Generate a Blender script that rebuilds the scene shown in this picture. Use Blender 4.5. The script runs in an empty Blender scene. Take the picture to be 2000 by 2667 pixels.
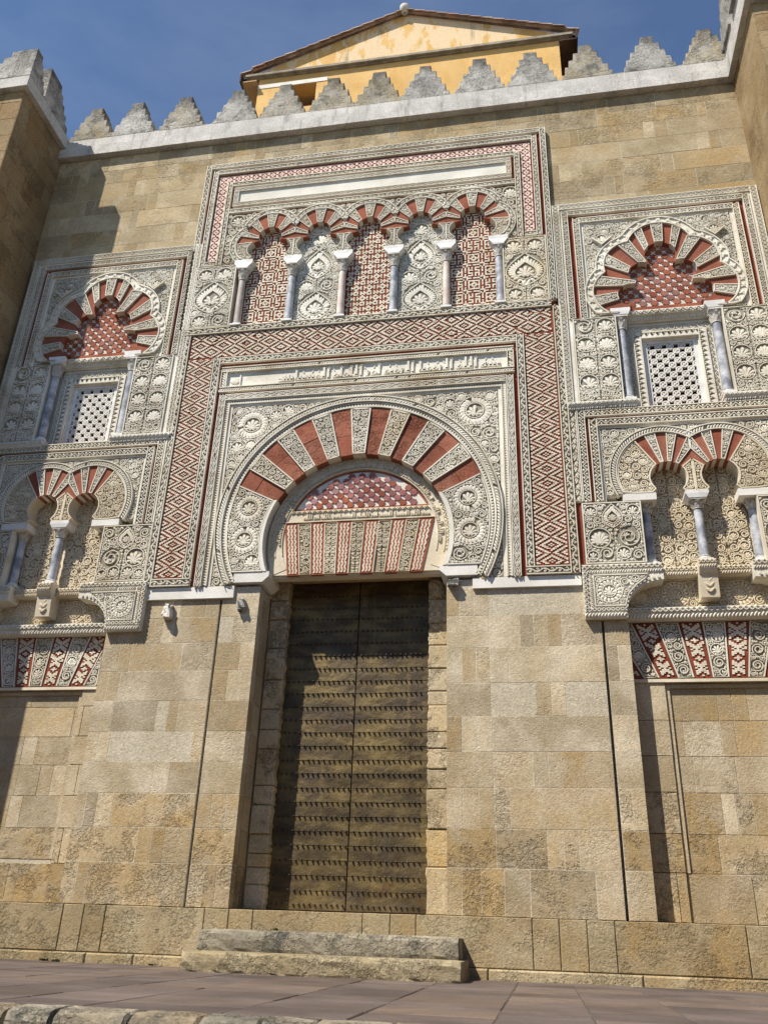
import bpy, math, random
import numpy as np
from mathutils import Vector, Matrix

random.seed(11)
SC = bpy.context.scene
COL = SC.collection
R = math.radians
PI = math.pi

# ------------------------------------------------------------------ camera
cam_d = bpy.data.cameras.new("camera")
cam = bpy.data.objects.new("camera", cam_d)
COL.objects.link(cam)
cam_d.sensor_fit = 'HORIZONTAL'
cam_d.sensor_width = 36.0
cam_d.lens = 36.0 * 2232.5 / 2000.0
cam_d.clip_start = 0.05
cam_d.clip_end = 2000.0
yaw, pit, rol = R(-10.457), R(26.162), R(2.0124)
fw = Vector((math.sin(yaw) * math.cos(pit), math.cos(yaw) * math.cos(pit), math.sin(pit)))
rt = Vector((math.cos(yaw), -math.sin(yaw), 0.0))
up = rt.cross(fw)
rt2 = rt * math.cos(rol) + up * math.sin(rol)
up2 = up * math.cos(rol) - rt * math.sin(rol)
m3 = Matrix((rt2, up2, -fw)).transposed()
cam.matrix_world = Matrix.Translation((2.23, -10.0, 0.40)) @ m3.to_4x4()
SC.camera = cam

# ------------------------------------------------------------------ light
SUN_DIR = Vector((0.92, 1.0, -1.86)).normalized()
elev = math.asin(-SUN_DIR.z)
azim = math.atan2(-SUN_DIR.x, -SUN_DIR.y)
world = bpy.data.worlds.new("World")
SC.world = world
world.use_nodes = True
wn = world.node_tree
bg = wn.nodes["Background"]
sky = wn.nodes.new("ShaderNodeTexSky")
sky.sky_type = 'NISHITA'
sky.sun_disc = False
sky.sun_elevation = elev
sky.sun_rotation = azim
sky.altitude = 500.0
sky.air_density = 1.0
sky.dust_density = 0.15
sky.ozone_density = 4.0
# faint high haze streaks
wtc = wn.nodes.new("ShaderNodeTexCoord")
wmap = wn.nodes.new("ShaderNodeMapping"); wmap.inputs["Scale"].default_value = (2.2, 2.2, 7.0); wmap.inputs["Rotation"].default_value = (0.25, 0.35, 0.4)
wno = wn.nodes.new("ShaderNodeTexNoise"); wno.inputs["Scale"].default_value = 1.6; wno.inputs["Detail"].default_value = 7; wno.inputs["Roughness"].default_value = 0.6
wrm = wn.nodes.new("ShaderNodeMapRange"); wrm.inputs[1].default_value = 0.42; wrm.inputs[2].default_value = 0.78; wrm.inputs[3].default_value = 0.0; wrm.inputs[4].default_value = 0.10
wmx = wn.nodes.new("ShaderNodeMix"); wmx.data_type = 'RGBA'; wmx.inputs[7].default_value = (6.0, 6.6, 7.4, 1.0)
wn.links.new(wtc.outputs["Generated"], wmap.inputs[0]); wn.links.new(wmap.outputs[0], wno.inputs["Vector"])
wn.links.new(wno.outputs["Fac"], wrm.inputs[0]); wn.links.new(wrm.outputs[0], wmx.inputs[0])
wn.links.new(sky.outputs[0], wmx.inputs[6]); wn.links.new(wmx.outputs[2], bg.inputs[0])
bg.inputs[1].default_value = 0.092
sun_d = bpy.data.lights.new("sun", 'SUN')
sun_d.energy = 4.9
sun_d.angle = R(0.5)
sun_d.color = (1.0, 0.935, 0.825)
sun = bpy.data.objects.new("sun", sun_d)
COL.objects.link(sun)
sun.location = (-20, -20, 40)
sun.rotation_euler = SUN_DIR.to_track_quat('-Z', 'Y').to_euler()
SC.view_settings.view_transform = 'Standard'
SC.view_settings.look = 'None'
SC.view_settings.gamma = 1.0
SC.view_settings.use_curve_mapping = False
SC.view_settings.exposure = 0.62
SC.render.engine = 'CYCLES'

# ------------------------------------------------------------------ materials
def new_mat(name):
    m = bpy.data.materials.new(name)
    m.use_nodes = True
    nt = m.node_tree
    bs = nt.nodes["Principled BSDF"]
    bs.inputs["Specular IOR Level"].default_value = 0.25
    return m, nt, bs

class NG:
    """small node building helper"""
    def __init__(s, nt):
        s.nt = nt
        g = nt.nodes.new("ShaderNodeNewGeometry")
        s.pos = g.outputs["Position"]
    def n(s, t, **k):
        nd = s.nt.nodes.new(t)
        for a, b in k.items():
            setattr(nd, a, b)
        return nd
    def link(s, a, b):
        s.nt.links.new(a, b)
    def scaled(s, v):
        m = s.n("ShaderNodeVectorMath", operation='MULTIPLY')
        s.link(s.pos, m.inputs[0])
        m.inputs[1].default_value = v
        return m.outputs[0]
    def noise(s, sc, det=4, rough=0.55, vec=None, dist=0.0):
        nd = s.n("ShaderNodeTexNoise")
        nd.inputs["Scale"].default_value = sc
        nd.inputs["Detail"].default_value = det
        nd.inputs["Roughness"].default_value = rough
        nd.inputs["Distortion"].default_value = dist
        s.link(vec if vec else s.pos, nd.inputs["Vector"])
        return nd.outputs["Fac"]
    def vor(s, sc, vec=None, feature='F1', smooth=None):
        nd = s.n("ShaderNodeTexVoronoi", feature=feature)
        nd.inputs["Scale"].default_value = sc
        s.link(vec if vec else s.pos, nd.inputs["Vector"])
        return nd.outputs["Distance"]
    def ramp(s, x, a, b, lo=0.0, hi=1.0):
        nd = s.n("ShaderNodeMapRange")
        nd.interpolation_type = 'SMOOTHSTEP'
        nd.inputs[1].default_value = a
        nd.inputs[2].default_value = b
        nd.inputs[3].default_value = lo
        nd.inputs[4].default_value = hi
        s.link(x, nd.inputs[0])
        return nd.outputs[0]
    def math(s, op, a, b=None):
        nd = s.n("ShaderNodeMath", operation=op)
        for i, v in enumerate((a, b)):
            if v is None:
                continue
            if isinstance(v, (int, float)):
                nd.inputs[i].default_value = v
            else:
                s.link(v, nd.inputs[i])
        return nd.outputs[0]
    def mix(s, f, a, b, mode='MIX'):
        nd = s.n("ShaderNodeMix", data_type='RGBA', blend_type=mode)
        for sock, v in ((nd.inputs[0], f), (nd.inputs[6], a), (nd.inputs[7], b)):
            if isinstance(v, (int, float)):
                sock.default_value = v
            elif isinstance(v, tuple):
                sock.default_value = (*v, 1.0) if len(v) == 3 else v
            else:
                s.link(v, sock)
        return nd.outputs[2]
    def attr(s, name):
        nd = s.n("ShaderNodeAttribute", attribute_type='OBJECT', attribute_name=name)
        return nd.outputs["Fac"]
    def bump(s, h, strength, dist, bs, prev=None):
        nd = s.n("ShaderNodeBump")
        if isinstance(strength, (int, float)):
            nd.inputs["Strength"].default_value = strength
        else:
            s.link(strength, nd.inputs["Strength"])
        nd.inputs["Distance"].default_value = dist
        s.link(h, nd.inputs["Height"])
        if prev is not None:
            s.link(prev, nd.inputs["Normal"])
        if bs is not None:
            s.link(nd.outputs[0], bs.inputs["Normal"])
        return nd.outputs[0]

def scale_col(ng, col, fac):
    """multiply a colour by a scalar socket"""
    c = ng.n("ShaderNodeCombineColor")
    for i in range(3):
        ng.link(fac, c.inputs[i])
    return ng.mix(1.0, col, c.outputs[0], 'MULTIPLY')

def stone(name, dark, light, ochre, rough=0.9, sc=1.6, fine=(0.70, 1.25), grain=0.7, pit=0.5,
          stain=None, stain_sc=2.2, stain_rng=(0.6, 0.75), streak=None, lichen=None, erode=True, micro=55.0):
    m, nt, bs = new_mat(name)
    g = NG(nt)
    a = g.noise(sc, 7, 0.6)
    col = g.mix(g.ramp(a, 0.36, 0.66), dark, light)
    hue = g.attr("hue")
    b = g.noise(sc * 0.9 + 0.7, 5, 0.6, dist=0.6)
    col = g.mix(g.math('MULTIPLY', g.math('ADD', g.ramp(b, 0.35, 0.7), 0.35), hue), col, ochre)
    if stain:
        st = g.noise(stain_sc, 8, 0.68, dist=0.4)
        col = g.mix(g.ramp(st, *stain_rng, 0.0, stain[3] if len(stain) > 3 else 0.8), col, stain[:3])
    if streak:
        sv = g.scaled((6.5, 6.5, 0.55))
        sn = g.noise(1.0, 6, 0.65, vec=sv)
        col = g.mix(g.ramp(sn, 0.52, 0.72, 0.0, streak[3]), col, streak[:3])
    if lichen:
        sep = g.n("ShaderNodeSeparateXYZ"); g.link(g.pos, sep.inputs[0])
        lz = g.math('ADD', sep.outputs[2], g.math('MULTIPLY', g.noise(7.0, 6, 0.7), 0.9))
        col = g.mix(g.ramp(lz, lichen[3], lichen[4], 0.0, 0.8), col, lichen[:3])
    f = g.noise(micro * 0.6, 6, 0.75)
    fa = g.ramp(f, 0.25, 0.75, fine[0], fine[1])
    tint = g.math('ADD', g.attr("tint"), 1.0)
    col = scale_col(g, col, g.math('MULTIPLY', fa, tint))
    # pits
    v = g.vor(23.0, vec=None)
    pn = g.noise(9.0, 3, 0.6)
    pits = g.math('MULTIPLY', g.ramp(v, 0.0, 0.28, 1.0, 0.0), g.ramp(pn, 0.5, 0.66))
    v2 = g.vor(60.0)
    pits2 = g.math('MULTIPLY', g.ramp(v2, 0.0, 0.25, 1.0, 0.0), g.ramp(g.noise(14.0, 2), 0.5, 0.62))
    pits = g.math('ADD', pits, g.math('MULTIPLY', pits2, 0.5))
    gr = g.noise(micro, 6, 0.7)
    h = g.math('SUBTRACT', g.math('MULTIPLY', gr, grain), g.math('MULTIPLY', pits, pit))
    if erode:
        er = g.attr("erode")
        en = g.noise(24.0, 6, 0.62)
        em = g.ramp(g.noise(3.1, 4, 0.6), 0.44, 0.56)
        cav = g.math('ADD', g.ramp(en, 0.47, 0.60), g.math('MULTIPLY', g.ramp(g.noise(52.0, 4, 0.6), 0.5, 0.62), 0.5))
        e = g.math('MULTIPLY', g.math('MULTIPLY', cav, em), g.math('MULTIPLY', er, -1.0))
        h = g.math('ADD', h, g.math('MULTIPLY', e, 1.05))
    g.bump(h, 1.0, 0.014, bs)
    g.link(col, bs.inputs["Base Color"])
    bs.inputs["Roughness"].default_value = rough
    bs.inputs["Specular IOR Level"].default_value = 0.15
    return m

M_ASH = stone("ashlar_limestone", (0.355, 0.29, 0.19), (0.51, 0.44, 0.325), (0.42, 0.30, 0.15), fine=(0.76, 1.2),
              stain=(0.15, 0.12, 0.08, 0.35), stain_rng=(0.58, 0.78))
M_ASH_UP = stone("ashlar_upper_limestone", (0.315, 0.25, 0.152), (0.435, 0.362, 0.245), (0.38, 0.265, 0.125), fine=(0.76, 1.2),
              stain=(0.17, 0.13, 0.085, 0.45), stain_rng=(0.56, 0.76))
M_TOWER = stone("tower_limestone", (0.23, 0.165, 0.085), (0.34, 0.255, 0.145), (0.26, 0.15, 0.06), sc=1.1,
              stain=(0.12, 0.085, 0.05, 0.5), stain_rng=(0.52, 0.74))
M_MORTAR = stone("lime_mortar", (0.47, 0.41, 0.305), (0.55, 0.49, 0.38), (0.40, 0.3, 0.17), erode=False)
M_ROUGH = stone("rough_jamb_stone", (0.42, 0.345, 0.225), (0.57, 0.49, 0.355), (0.47, 0.34, 0.16), pit=0.9, grain=0.8)
M_PLINTH = stone("plinth_limestone", (0.30, 0.24, 0.145), (0.42, 0.355, 0.235), (0.37, 0.25, 0.11),
                 stain=(0.16, 0.13, 0.085, 0.55), stain_rng=(0.52, 0.72), pit=0.6)
M_STEP = stone("grey_step_stone", (0.21, 0.19, 0.145), (0.36, 0.315, 0.235), (0.30, 0.2, 0.09),
               stain=(0.085, 0.085, 0.08, 0.8), stain_sc=3.2, stain_rng=(0.48, 0.68), pit=0.8, grain=0.6)
M_KERB = stone("kerb_stone", (0.15, 0.135, 0.105), (0.29, 0.26, 0.205), (0.3, 0.2, 0.1),
               stain=(0.09, 0.09, 0.08, 0.75), stain_sc=5.0, stain_rng=(0.48, 0.66), pit=0.8, grain=0.6)
M_MERLON = stone("grey_merlon_stone", (0.33, 0.32, 0.295), (0.50, 0.485, 0.445), (0.40, 0.33, 0.20), lichen=(0.10, 0.095, 0.085, 14.25, 14.75),
                 stain=(0.12, 0.115, 0.105, 0.85), stain_sc=4.0, stain_rng=(0.50, 0.68), pit=1.0, grain=1.5, micro=34.0)
M_CORN = stone("whitewashed_cornice", (0.47, 0.45, 0.42), (0.60, 0.575, 0.54), (0.5, 0.42, 0.33), sc=2.5,
               stain=(0.30, 0.275, 0.25, 0.6), stain_sc=1.8, stain_rng=(0.6, 0.72), streak=(0.20, 0.19, 0.175, 0.7), pit=0.35, erode=False)
M_STUC = stone("carved_stucco", (0.61, 0.57, 0.48), (0.76, 0.725, 0.63), (0.67, 0.56, 0.385), sc=1.3, fine=(0.9, 1.08),
               grain=0.12, pit=0.1, stain=(0.44, 0.36, 0.24, 0.6), stain_sc=1.7, stain_rng=(0.50, 0.70), streak=(0.36, 0.32, 0.25, 0.35), erode=False)
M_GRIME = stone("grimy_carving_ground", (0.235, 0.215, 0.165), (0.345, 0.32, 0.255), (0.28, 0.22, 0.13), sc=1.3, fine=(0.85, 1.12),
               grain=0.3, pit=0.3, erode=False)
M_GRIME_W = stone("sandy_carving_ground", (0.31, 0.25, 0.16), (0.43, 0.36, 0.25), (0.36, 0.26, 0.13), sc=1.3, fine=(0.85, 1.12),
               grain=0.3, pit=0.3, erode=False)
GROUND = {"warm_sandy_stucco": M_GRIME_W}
M_STUC_G = stone("greyish_stucco", (0.60, 0.575, 0.50), (0.745, 0.72, 0.64), (0.6, 0.5, 0.34), sc=1.3, fine=(0.9, 1.06),
               grain=0.12, pit=0.1, erode=False)
M_STUC_W = stone("warm_sandy_stucco", (0.58, 0.505, 0.375), (0.71, 0.645, 0.515), (0.62, 0.49, 0.30), sc=1.5, fine=(0.88, 1.08),
               grain=0.2, pit=0.15, erode=False)
M_PLASTER = stone("white_plaster", (0.62, 0.595, 0.545), (0.74, 0.72, 0.67), (0.7, 0.6, 0.45), sc=2.0, fine=(0.93, 1.05),
               grain=0.15, pit=0.15, stain=(0.55, 0.52, 0.46, 0.3), erode=False)
M_RED = stone("red_painted_plaster", (0.175, 0.040, 0.022), (0.235, 0.062, 0.036), (0.28, 0.09, 0.05), sc=2.2, fine=(0.85, 1.12),
              grain=0.2, pit=0.2, stain=(0.20, 0.10, 0.075, 0.5), stain_rng=(0.6, 0.75), erode=False)
M_BRICKRED = stone("red_voussoir_brick", (0.215, 0.064, 0.037), (0.30, 0.102, 0.062), (0.37, 0.17, 0.11), sc=2.6, fine=(0.8, 1.15),
              grain=0.4, pit=0.7, stain=(0.19, 0.085, 0.06, 0.6), stain_sc=3.5, stain_rng=(0.55, 0.72))
M_STARRED = stone("red_star_tile", (0.24, 0.068, 0.038), (0.34, 0.11, 0.062), (0.30, 0.15, 0.13), sc=4, fine=(0.88, 1.1),
              grain=0.15, pit=0.15, erode=False)
M_STARPURP = stone("purple_star_tile", (0.24, 0.088, 0.082), (0.36, 0.155, 0.145), (0.34, 0.20, 0.21), sc=4, fine=(0.85, 1.12),
              grain=0.35, pit=0.4, erode=False)
M_BRICKWHITE = stone("cream_mosaic_brick", (0.62, 0.56, 0.44), (0.76, 0.70, 0.58), (0.66, 0.5, 0.32), sc=3, fine=(0.85, 1.1),
              grain=0.2, pit=0.2, stain=(0.38, 0.27, 0.18, 0.75), stain_sc=9.0, stain_rng=(0.55, 0.7), erode=False)
M_PINK = stone("pale_pink_mosaic", (0.66, 0.53, 0.45), (0.74, 0.61, 0.53), (0.66, 0.5, 0.4), sc=2, fine=(0.9, 1.08),
              grain=0.1, pit=0.1, erode=False)
M_CHEV = stone("mauve_chevron_brick", (0.30, 0.12, 0.075), (0.42, 0.19, 0.12), (0.30, 0.20, 0.24), sc=6, grain=0.2, pit=0.2, erode=False)
M_MARB_G = stone("blue_grey_marble", (0.20, 0.215, 0.25), (0.52, 0.53, 0.56), (0.4, 0.38, 0.33), sc=5.5, rough=0.55, fine=(0.85, 1.1), grain=0.08, pit=0.1, erode=False)
M_MARB_P = stone("pink_marble", (0.50, 0.41, 0.35), (0.66, 0.585, 0.53), (0.6, 0.5, 0.4), sc=4, rough=0.55, fine=(0.85, 1.1), grain=0.08, pit=0.25, erode=False)
M_MARB_W = stone("white_marble", (0.58, 0.57, 0.55), (0.74, 0.73, 0.715), (0.6, 0.55, 0.45), sc=4, rough=0.6, fine=(0.92, 1.06), grain=0.08, pit=0.1, erode=False)
M_CAPITAL = stone("weathered_capital_marble", (0.47, 0.435, 0.38), (0.66, 0.625, 0.56), (0.5, 0.4, 0.3), sc=8, grain=0.3, pit=0.3, erode=False)
M_YEL = None

def yellow_mat():
    m, nt, bs = new_mat("yellow_stucco")
    g = NG(nt)
    a = g.noise(1.2, 6, 0.6)
    col = g.mix(g.ramp(a, 0.3, 0.7), (0.56, 0.335, 0.105), (0.68, 0.44, 0.165))
    # faded run-down patches in the gable, stronger towards the top of the wall
    sv = g.scaled((2.3, 2.3, 0.85))
    p = g.noise(1.0, 9, 0.62, vec=sv, dist=0.5)
    sep = g.n("ShaderNodeSeparateXYZ")
    g.link(g.pos, sep.inputs[0])
    up_ = g.ramp(sep.outputs[2], 21.30, 21.75, 0.12, 1.0)
    f = g.math('MULTIPLY', g.ramp(p, 0.44, 0.50), up_)
    col = g.mix(g.math('MULTIPLY', f, 0.8), col, (0.70, 0.56, 0.38))
    sv2 = g.scaled((3.2, 3.2, 0.4))
    q = g.noise(1.0, 6, 0.6, vec=sv2)
    col = g.mix(g.math('MULTIPLY', g.ramp(q, 0.56, 0.7, 0.0, 0.65), up_), col, (0.24, 0.20, 0.12))
    fn = g.noise(24, 4, 0.7)
    col = scale_col(g, col, g.ramp(fn, 0.25, 0.75, 0.9, 1.08))
    g.bump(g.noise(18, 6, 0.65), 0.6, 0.02, bs)
    g.link(col, bs.inputs["Base Color"])
    bs.inputs["Roughness"].default_value = 0.92
    return m
M_YEL = yellow_mat()
M_TILE = stone("clay_roof_tile", (0.34, 0.25, 0.20), (0.52, 0.42, 0.35), (0.42, 0.24, 0.17), sc=3.0,
               stain=(0.16, 0.14, 0.12, 0.6), stain_sc=4, stain_rng=(0.52, 0.7), erode=False)
M_TIMBER = stone("dark_eave_timber", (0.060, 0.034, 0.024), (0.10, 0.06, 0.045), (0.1, 0.06, 0.04), erode=False)
M_EAVE = stone("stained_eave_moulding", (0.25, 0.22, 0.17), (0.36, 0.32, 0.25), (0.3, 0.22, 0.12), sc=3,
               stain=(0.12, 0.11, 0.09, 0.7), stain_sc=2.5, stain_rng=(0.5, 0.7), erode=False)
M_SOFF = stone("ochre_soffit", (0.40, 0.27, 0.15), (0.5, 0.35, 0.2), (0.4, 0.28, 0.15), erode=False)
M_DARK = stone("unlit_interior", (0.012, 0.011, 0.010), (0.02, 0.018, 0.016), (0.02, 0.02, 0.02), erode=False)  # near-black colour stands in for the shade of the interiors
M_WIRE = stone("dark_steel_wire", (0.03, 0.03, 0.032), (0.05, 0.05, 0.052), (0.05, 0.05, 0.05), rough=0.5, erode=False)
M_WEED = stone("green_weed", (0.04, 0.06, 0.02), (0.07, 0.09, 0.03), (0.08, 0.09, 0.03), erode=False)
M_PAVER = stone("purple_grey_paver", (0.085, 0.067, 0.060), (0.13, 0.103, 0.092), (0.16, 0.115, 0.085), sc=1.4, fine=(0.88, 1.1),
                stain=(0.10, 0.085, 0.08, 0.5), stain_sc=2.0, stain_rng=(0.52, 0.72), grain=0.25, pit=0.25, erode=False, rough=0.75)
M_GROUT = stone("dark_paving_grout", (0.075, 0.062, 0.052), (0.11, 0.092, 0.078), (0.1, 0.08, 0.06), erode=False)
M_STREET = stone("street_cobble_ground", (0.11, 0.09, 0.07), (0.16, 0.135, 0.10), (0.2, 0.15, 0.1), erode=False)

def bronze_mat(name, shift):
    m, nt, bs = new_mat(name)
    g = NG(nt)
    sv = g.scaled((1.0, 1.0, 3.0))
    a = g.noise(1.7, 8, 0.65, vec=sv)
    b = g.noise(1.1, 5, 0.6, dist=0.5)
    col = g.mix(g.ramp(a, 0.38, 0.68), (0.066, 0.048, 0.026), (0.19, 0.138, 0.056))
    col = g.mix(g.ramp(b, 0.45, 0.72, 0.0, 0.55), col, (0.085, 0.066, 0.054))
    sv2 = g.scaled((7.0, 7.0, 0.5))
    c = g.noise(1.0, 5, 0.6, vec=sv2)
    col = g.mix(g.ramp(c, 0.56, 0.72, 0.0, 0.6), col, (0.20, 0.145, 0.055))
    rs = g.noise(4.0, 4, 0.6)
    col = g.mix(g.ramp(rs, 0.60, 0.74, 0.0, 0.7), col, (0.10, 0.045, 0.022))
    tint = g.math('ADD', g.attr("tint"), 1.0)
    col = scale_col(g, col, tint)
    g.link(col, bs.inputs["Base Color"])
    bs.inputs["Metallic"].default_value = 0.55
    g.link(g.ramp(g.noise(6, 5, 0.6), 0.3, 0.7, 0.42, 0.62), bs.inputs["Roughness"])
    bs.inputs["Specular IOR Level"].default_value = 0.4
    d = g.math('ADD', g.math('MULTIPLY', g.noise(7, 4, 0.6), 1.0), g.math('MULTIPLY', g.noise(40, 5, 0.7), 0.25))
    dents = g.math('MULTIPLY', g.ramp(g.vor(17.0), 0.0, 0.16, 1.0, 0.0), g.ramp(g.noise(5, 2), 0.52, 0.6))
    g.bump(g.math('SUBTRACT', d, g.math('MULTIPLY', dents, 0.5)), 0.7, 0.02, bs)
    return m
M_BRONZE = bronze_mat("bronze_plate", 0.0)
M_STUD = stone("dark_iron_stud", (0.045, 0.038, 0.032), (0.085, 0.072, 0.06), (0.1, 0.08, 0.05), rough=0.42, fine=(0.9, 1.1), grain=0.1, pit=0.0, erode=False)

# ------------------------------------------------------------------ scene graph helpers
def thing(name, label, cat, loc=(0, 0, 0), group=None):
    o = bpy.data.objects.new(name, None)
    o.empty_display_size = 0.2
    COL.objects.link(o)
    o.location = loc
    o["label"] = label
    o["category"] = cat
    if group:
        o["group"] = group
    return o

def structure(o):
    o["kind"] = "structure"
    return o

class MB:
    """mesh collector; outlines are given in the facade plane (x, z), depth along y (viewer at -y)"""
    def __init__(s):
        s.v, s.f, s.m = [], [], []
    def add(s, vs, fs, mi=0):
        o = len(s.v)
        s.v.extend(vs)
        for f in fs:
            s.f.append(tuple(i + o for i in f))
            s.m.append(mi)
    def box(s, x0, x1, y0, y1, z0, z1, mi=0):
        s.add([(x0, y0, z0), (x1, y0, z0), (x1, y1, z0), (x0, y1, z0), (x0, y0, z1), (x1, y0, z1), (x1, y1, z1), (x0, y1, z1)],
              [(0, 3, 2, 1), (4, 5, 6, 7), (0, 1, 5, 4), (1, 2, 6, 5), (2, 3, 7, 6), (3, 0, 4, 7)], mi)
    def prism(s, pts, yb, yf, mi=0, back=False, fm=None):
        n = len(pts)
        vs = [(p[0], yb, p[1]) for p in pts] + [(p[0], yf, p[1]) for p in pts]
        fs = [(i, (i + 1) % n, n + (i + 1) % n, n + i) for i in range(n)]
        fs.append(tuple(range(n, 2 * n)))
        if back:
            fs.append(tuple(range(n - 1, -1, -1)))
        s.add(vs, fs, mi)
        if fm is not None:
            s.m[-2 if back else -1] = fm
    def cham(s, pts, yb, yf, c, mi=0):
        """prism whose front edge is chamfered by c"""
        q = inset(pts, c)
        n = len(pts)
        vs = [(p[0], yb, p[1]) for p in pts] + [(p[0], yf + c, p[1]) for p in pts] + [(p[0], yf, p[1]) for p in q]
        fs = [(i, (i + 1) % n, n + (i + 1) % n, n + i) for i in range(n)]
        fs += [(n + i, n + (i + 1) % n, 2 * n + (i + 1) % n, 2 * n + i) for i in range(n)]
        fs.append(tuple(range(2 * n, 3 * n)))
        s.add(vs, fs, mi)
    def build(s, name, mats, parent=None, loc=None, smooth=False, label=None, kind=None):
        me = bpy.data.meshes.new(name)
        me.from_pydata(s.v, [], s.f)
        if not isinstance(mats, (list, tuple)):
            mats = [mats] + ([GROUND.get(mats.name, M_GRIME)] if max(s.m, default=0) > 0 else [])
        for m in mats:
            me.materials.append(m)
        if len(mats) > 1:
            me.polygons.foreach_set("material_index", s.m)
        if smooth:
            me.polygons.foreach_set("use_smooth", [True] * len(me.polygons))
        me.update()
        return put(name, me, parent, loc, label, kind)

def put(name, me, parent=None, loc=None, label=None, kind=None):
    o = bpy.data.objects.new(name, me)
    COL.objects.link(o)
    if parent:
        o.parent = parent
    if loc:
        o.location = loc
    if label:
        o["label"] = label
    if kind:
        o["kind"] = kind
    return o

def dup_tree(root, loc, label):
    """copy a thing with its parts and sub-parts (mesh data shared)"""
    r = root.copy()
    COL.objects.link(r)
    r.location = loc
    r["label"] = label
    for ch in list(root.children):
        c = ch.copy()
        COL.objects.link(c)
        c.parent = r
        for gch in list(ch.children):
            d = gch.copy()
            COL.objects.link(d)
            d.parent = c
    return r

def inset(pts, c):
    n = len(pts)
    out = []
    for i in range(n):
        p0, p1, p2 = pts[i - 1], pts[i], pts[(i + 1) % n]
        d1 = (p1[0] - p0[0], p1[1] - p0[1]); d2 = (p2[0] - p1[0], p2[1] - p1[1])
        l1 = math.hypot(*d1) or 1e-9; l2 = math.hypot(*d2) or 1e-9
        n1 = (-d1[1] / l1, d1[0] / l1); n2 = (-d2[1] / l2, d2[0] / l2)
        bx, by = n1[0] + n2[0], n1[1] + n2[1]
        k = 1.0 + n1[0] * n2[0] + n1[1] * n2[1]
        k = max(k, 0.35)
        out.append((p1[0] + bx / k * c, p1[1] + by / k * c))
    return out

def rect(x0, x1, z0, z1):
    return [(x0, z0), (x1, z0), (x1, z1), (x0, z1)]

def arc(cx, cz, r, a0, a1, n):
    return [(cx + r * math.cos(R(a0 + (a1 - a0) * i / n)), cz + r * math.sin(R(a0 + (a1 - a0) * i / n))) for i in range(n + 1)]

# ------------------------------------------------------------------ carving primitives
LEAF_T = ((0.0, 0.22), (0.3, 0.95), (0.62, 0.9), (0.86, 0.5))
def leaf(mb, x, z, a, l, w, yb, h, M=None, curl=0.0, mi=0, small=False, prof=None):
    if random.random() < 0.025:
        return
    h = h * random.uniform(0.78, 1.04)
    prof = prof or (((0.0, 0.3), (0.5, 1.0)) if small else LEAF_T)
    ca, sa = math.cos(a), math.sin(a)
    L, Rr = [], []
    for t, ww in prof:
        k = curl * l * t * t
        L.append((t * l, k + ww * w * 0.5)); Rr.append((t * l, k - ww * w * 0.5))
    pts = Rr + [(l, curl * l)] + L[::-1]
    pts = [(x + u * ca - v * sa, z + u * sa + v * ca) for u, v in pts]
    sx, sz = x + 0.55 * l * ca - curl * l * 0.3 * sa, z + 0.55 * l * sa + curl * l * 0.3 * ca
    if M:
        pts = [M(*p) for p in pts]
        sx, sz = M(sx, sz)
    n = len(pts)
    hy = yb - h * 0.72
    vs = [(p[0], yb, p[1]) for p in pts] + [(p[0], hy, p[1]) for p in pts] + [(sx, yb - h, sz)]
    fs = [(i, (i + 1) % n, n + (i + 1) % n, n + i) for i in range(n)] + [(n + i, n + (i + 1) % n, 2 * n) for i in range(n)]
    mb.add(vs, fs, mi)

def ribbon(mb, pts, w, yb, h, M=None, closed=False, mi=0):
    n = len(pts)
    vs, fs = [], []
    for i in range(n):
        a = pts[i - 1] if (closed or i > 0) else pts[i]
        b = pts[(i + 1) % n] if (closed or i < n - 1) else pts[i]
        dx, dz = b[0] - a[0], b[1] - a[1]
        l = math.hypot(dx, dz) or 1e-9
        nx, nz = -dz / l * w * 0.5, dx / l * w * 0.5
        q = [(pts[i][0] - nx, pts[i][1] - nz), (pts[i][0] + nx, pts[i][1] + nz)]
        if M:
            q = [M(*p) for p in q]
        vs += [(q[0][0], yb, q[0][1]), (q[0][0], yb - h, q[0][1]), (q[1][0], yb - h, q[1][1]), (q[1][0], yb, q[1][1])]
    m = n if closed else n - 1
    for i in range(m):
        a, b = 4 * i, 4 * ((i + 1) % n)
        fs += [(a, b, b + 1, a + 1), (a + 1, b + 1, b + 2, a + 2), (a + 2, b + 2, b + 3, a + 3)]
    mb.add(vs, fs, mi)

def ring(mb, x, z, r, w, yb, h, M=None, n=16, mi=0):
    ribbon(mb, [(x + r * math.cos(2 * PI * i / n), z + r * math.sin(2 * PI * i / n)) for i in range(n)], w, yb, h, M, True, mi)

PETAL = ((0.0, 0.16), (0.42, 0.62), (0.74, 1.0), (0.93, 0.72))
def palmette(mb, x, z, r, a, yb, h, M=None, n=7):
    """shell-like fan of round-tipped petals over two curls"""
    bx, bz = x - 0.70 * r * math.cos(a), z - 0.70 * r * math.sin(a)
    for i in range(n):
        t = (i / (n - 1) - 0.5) * 2.0
        l = r * (1.62 - 0.55 * abs(t) ** 1.5)
        leaf(mb, bx, bz, a + t * 1.38, l, l * 0.30, yb, h, M, curl=0.20 * t, prof=PETAL)
    for s in (-1, 1):
        ring(mb, bx + r * 0.26 * math.cos(a + s * 1.9), bz + r * 0.26 * math.sin(a + s * 1.9), r * 0.15, r * 0.13, yb, h, M, 7)

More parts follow.
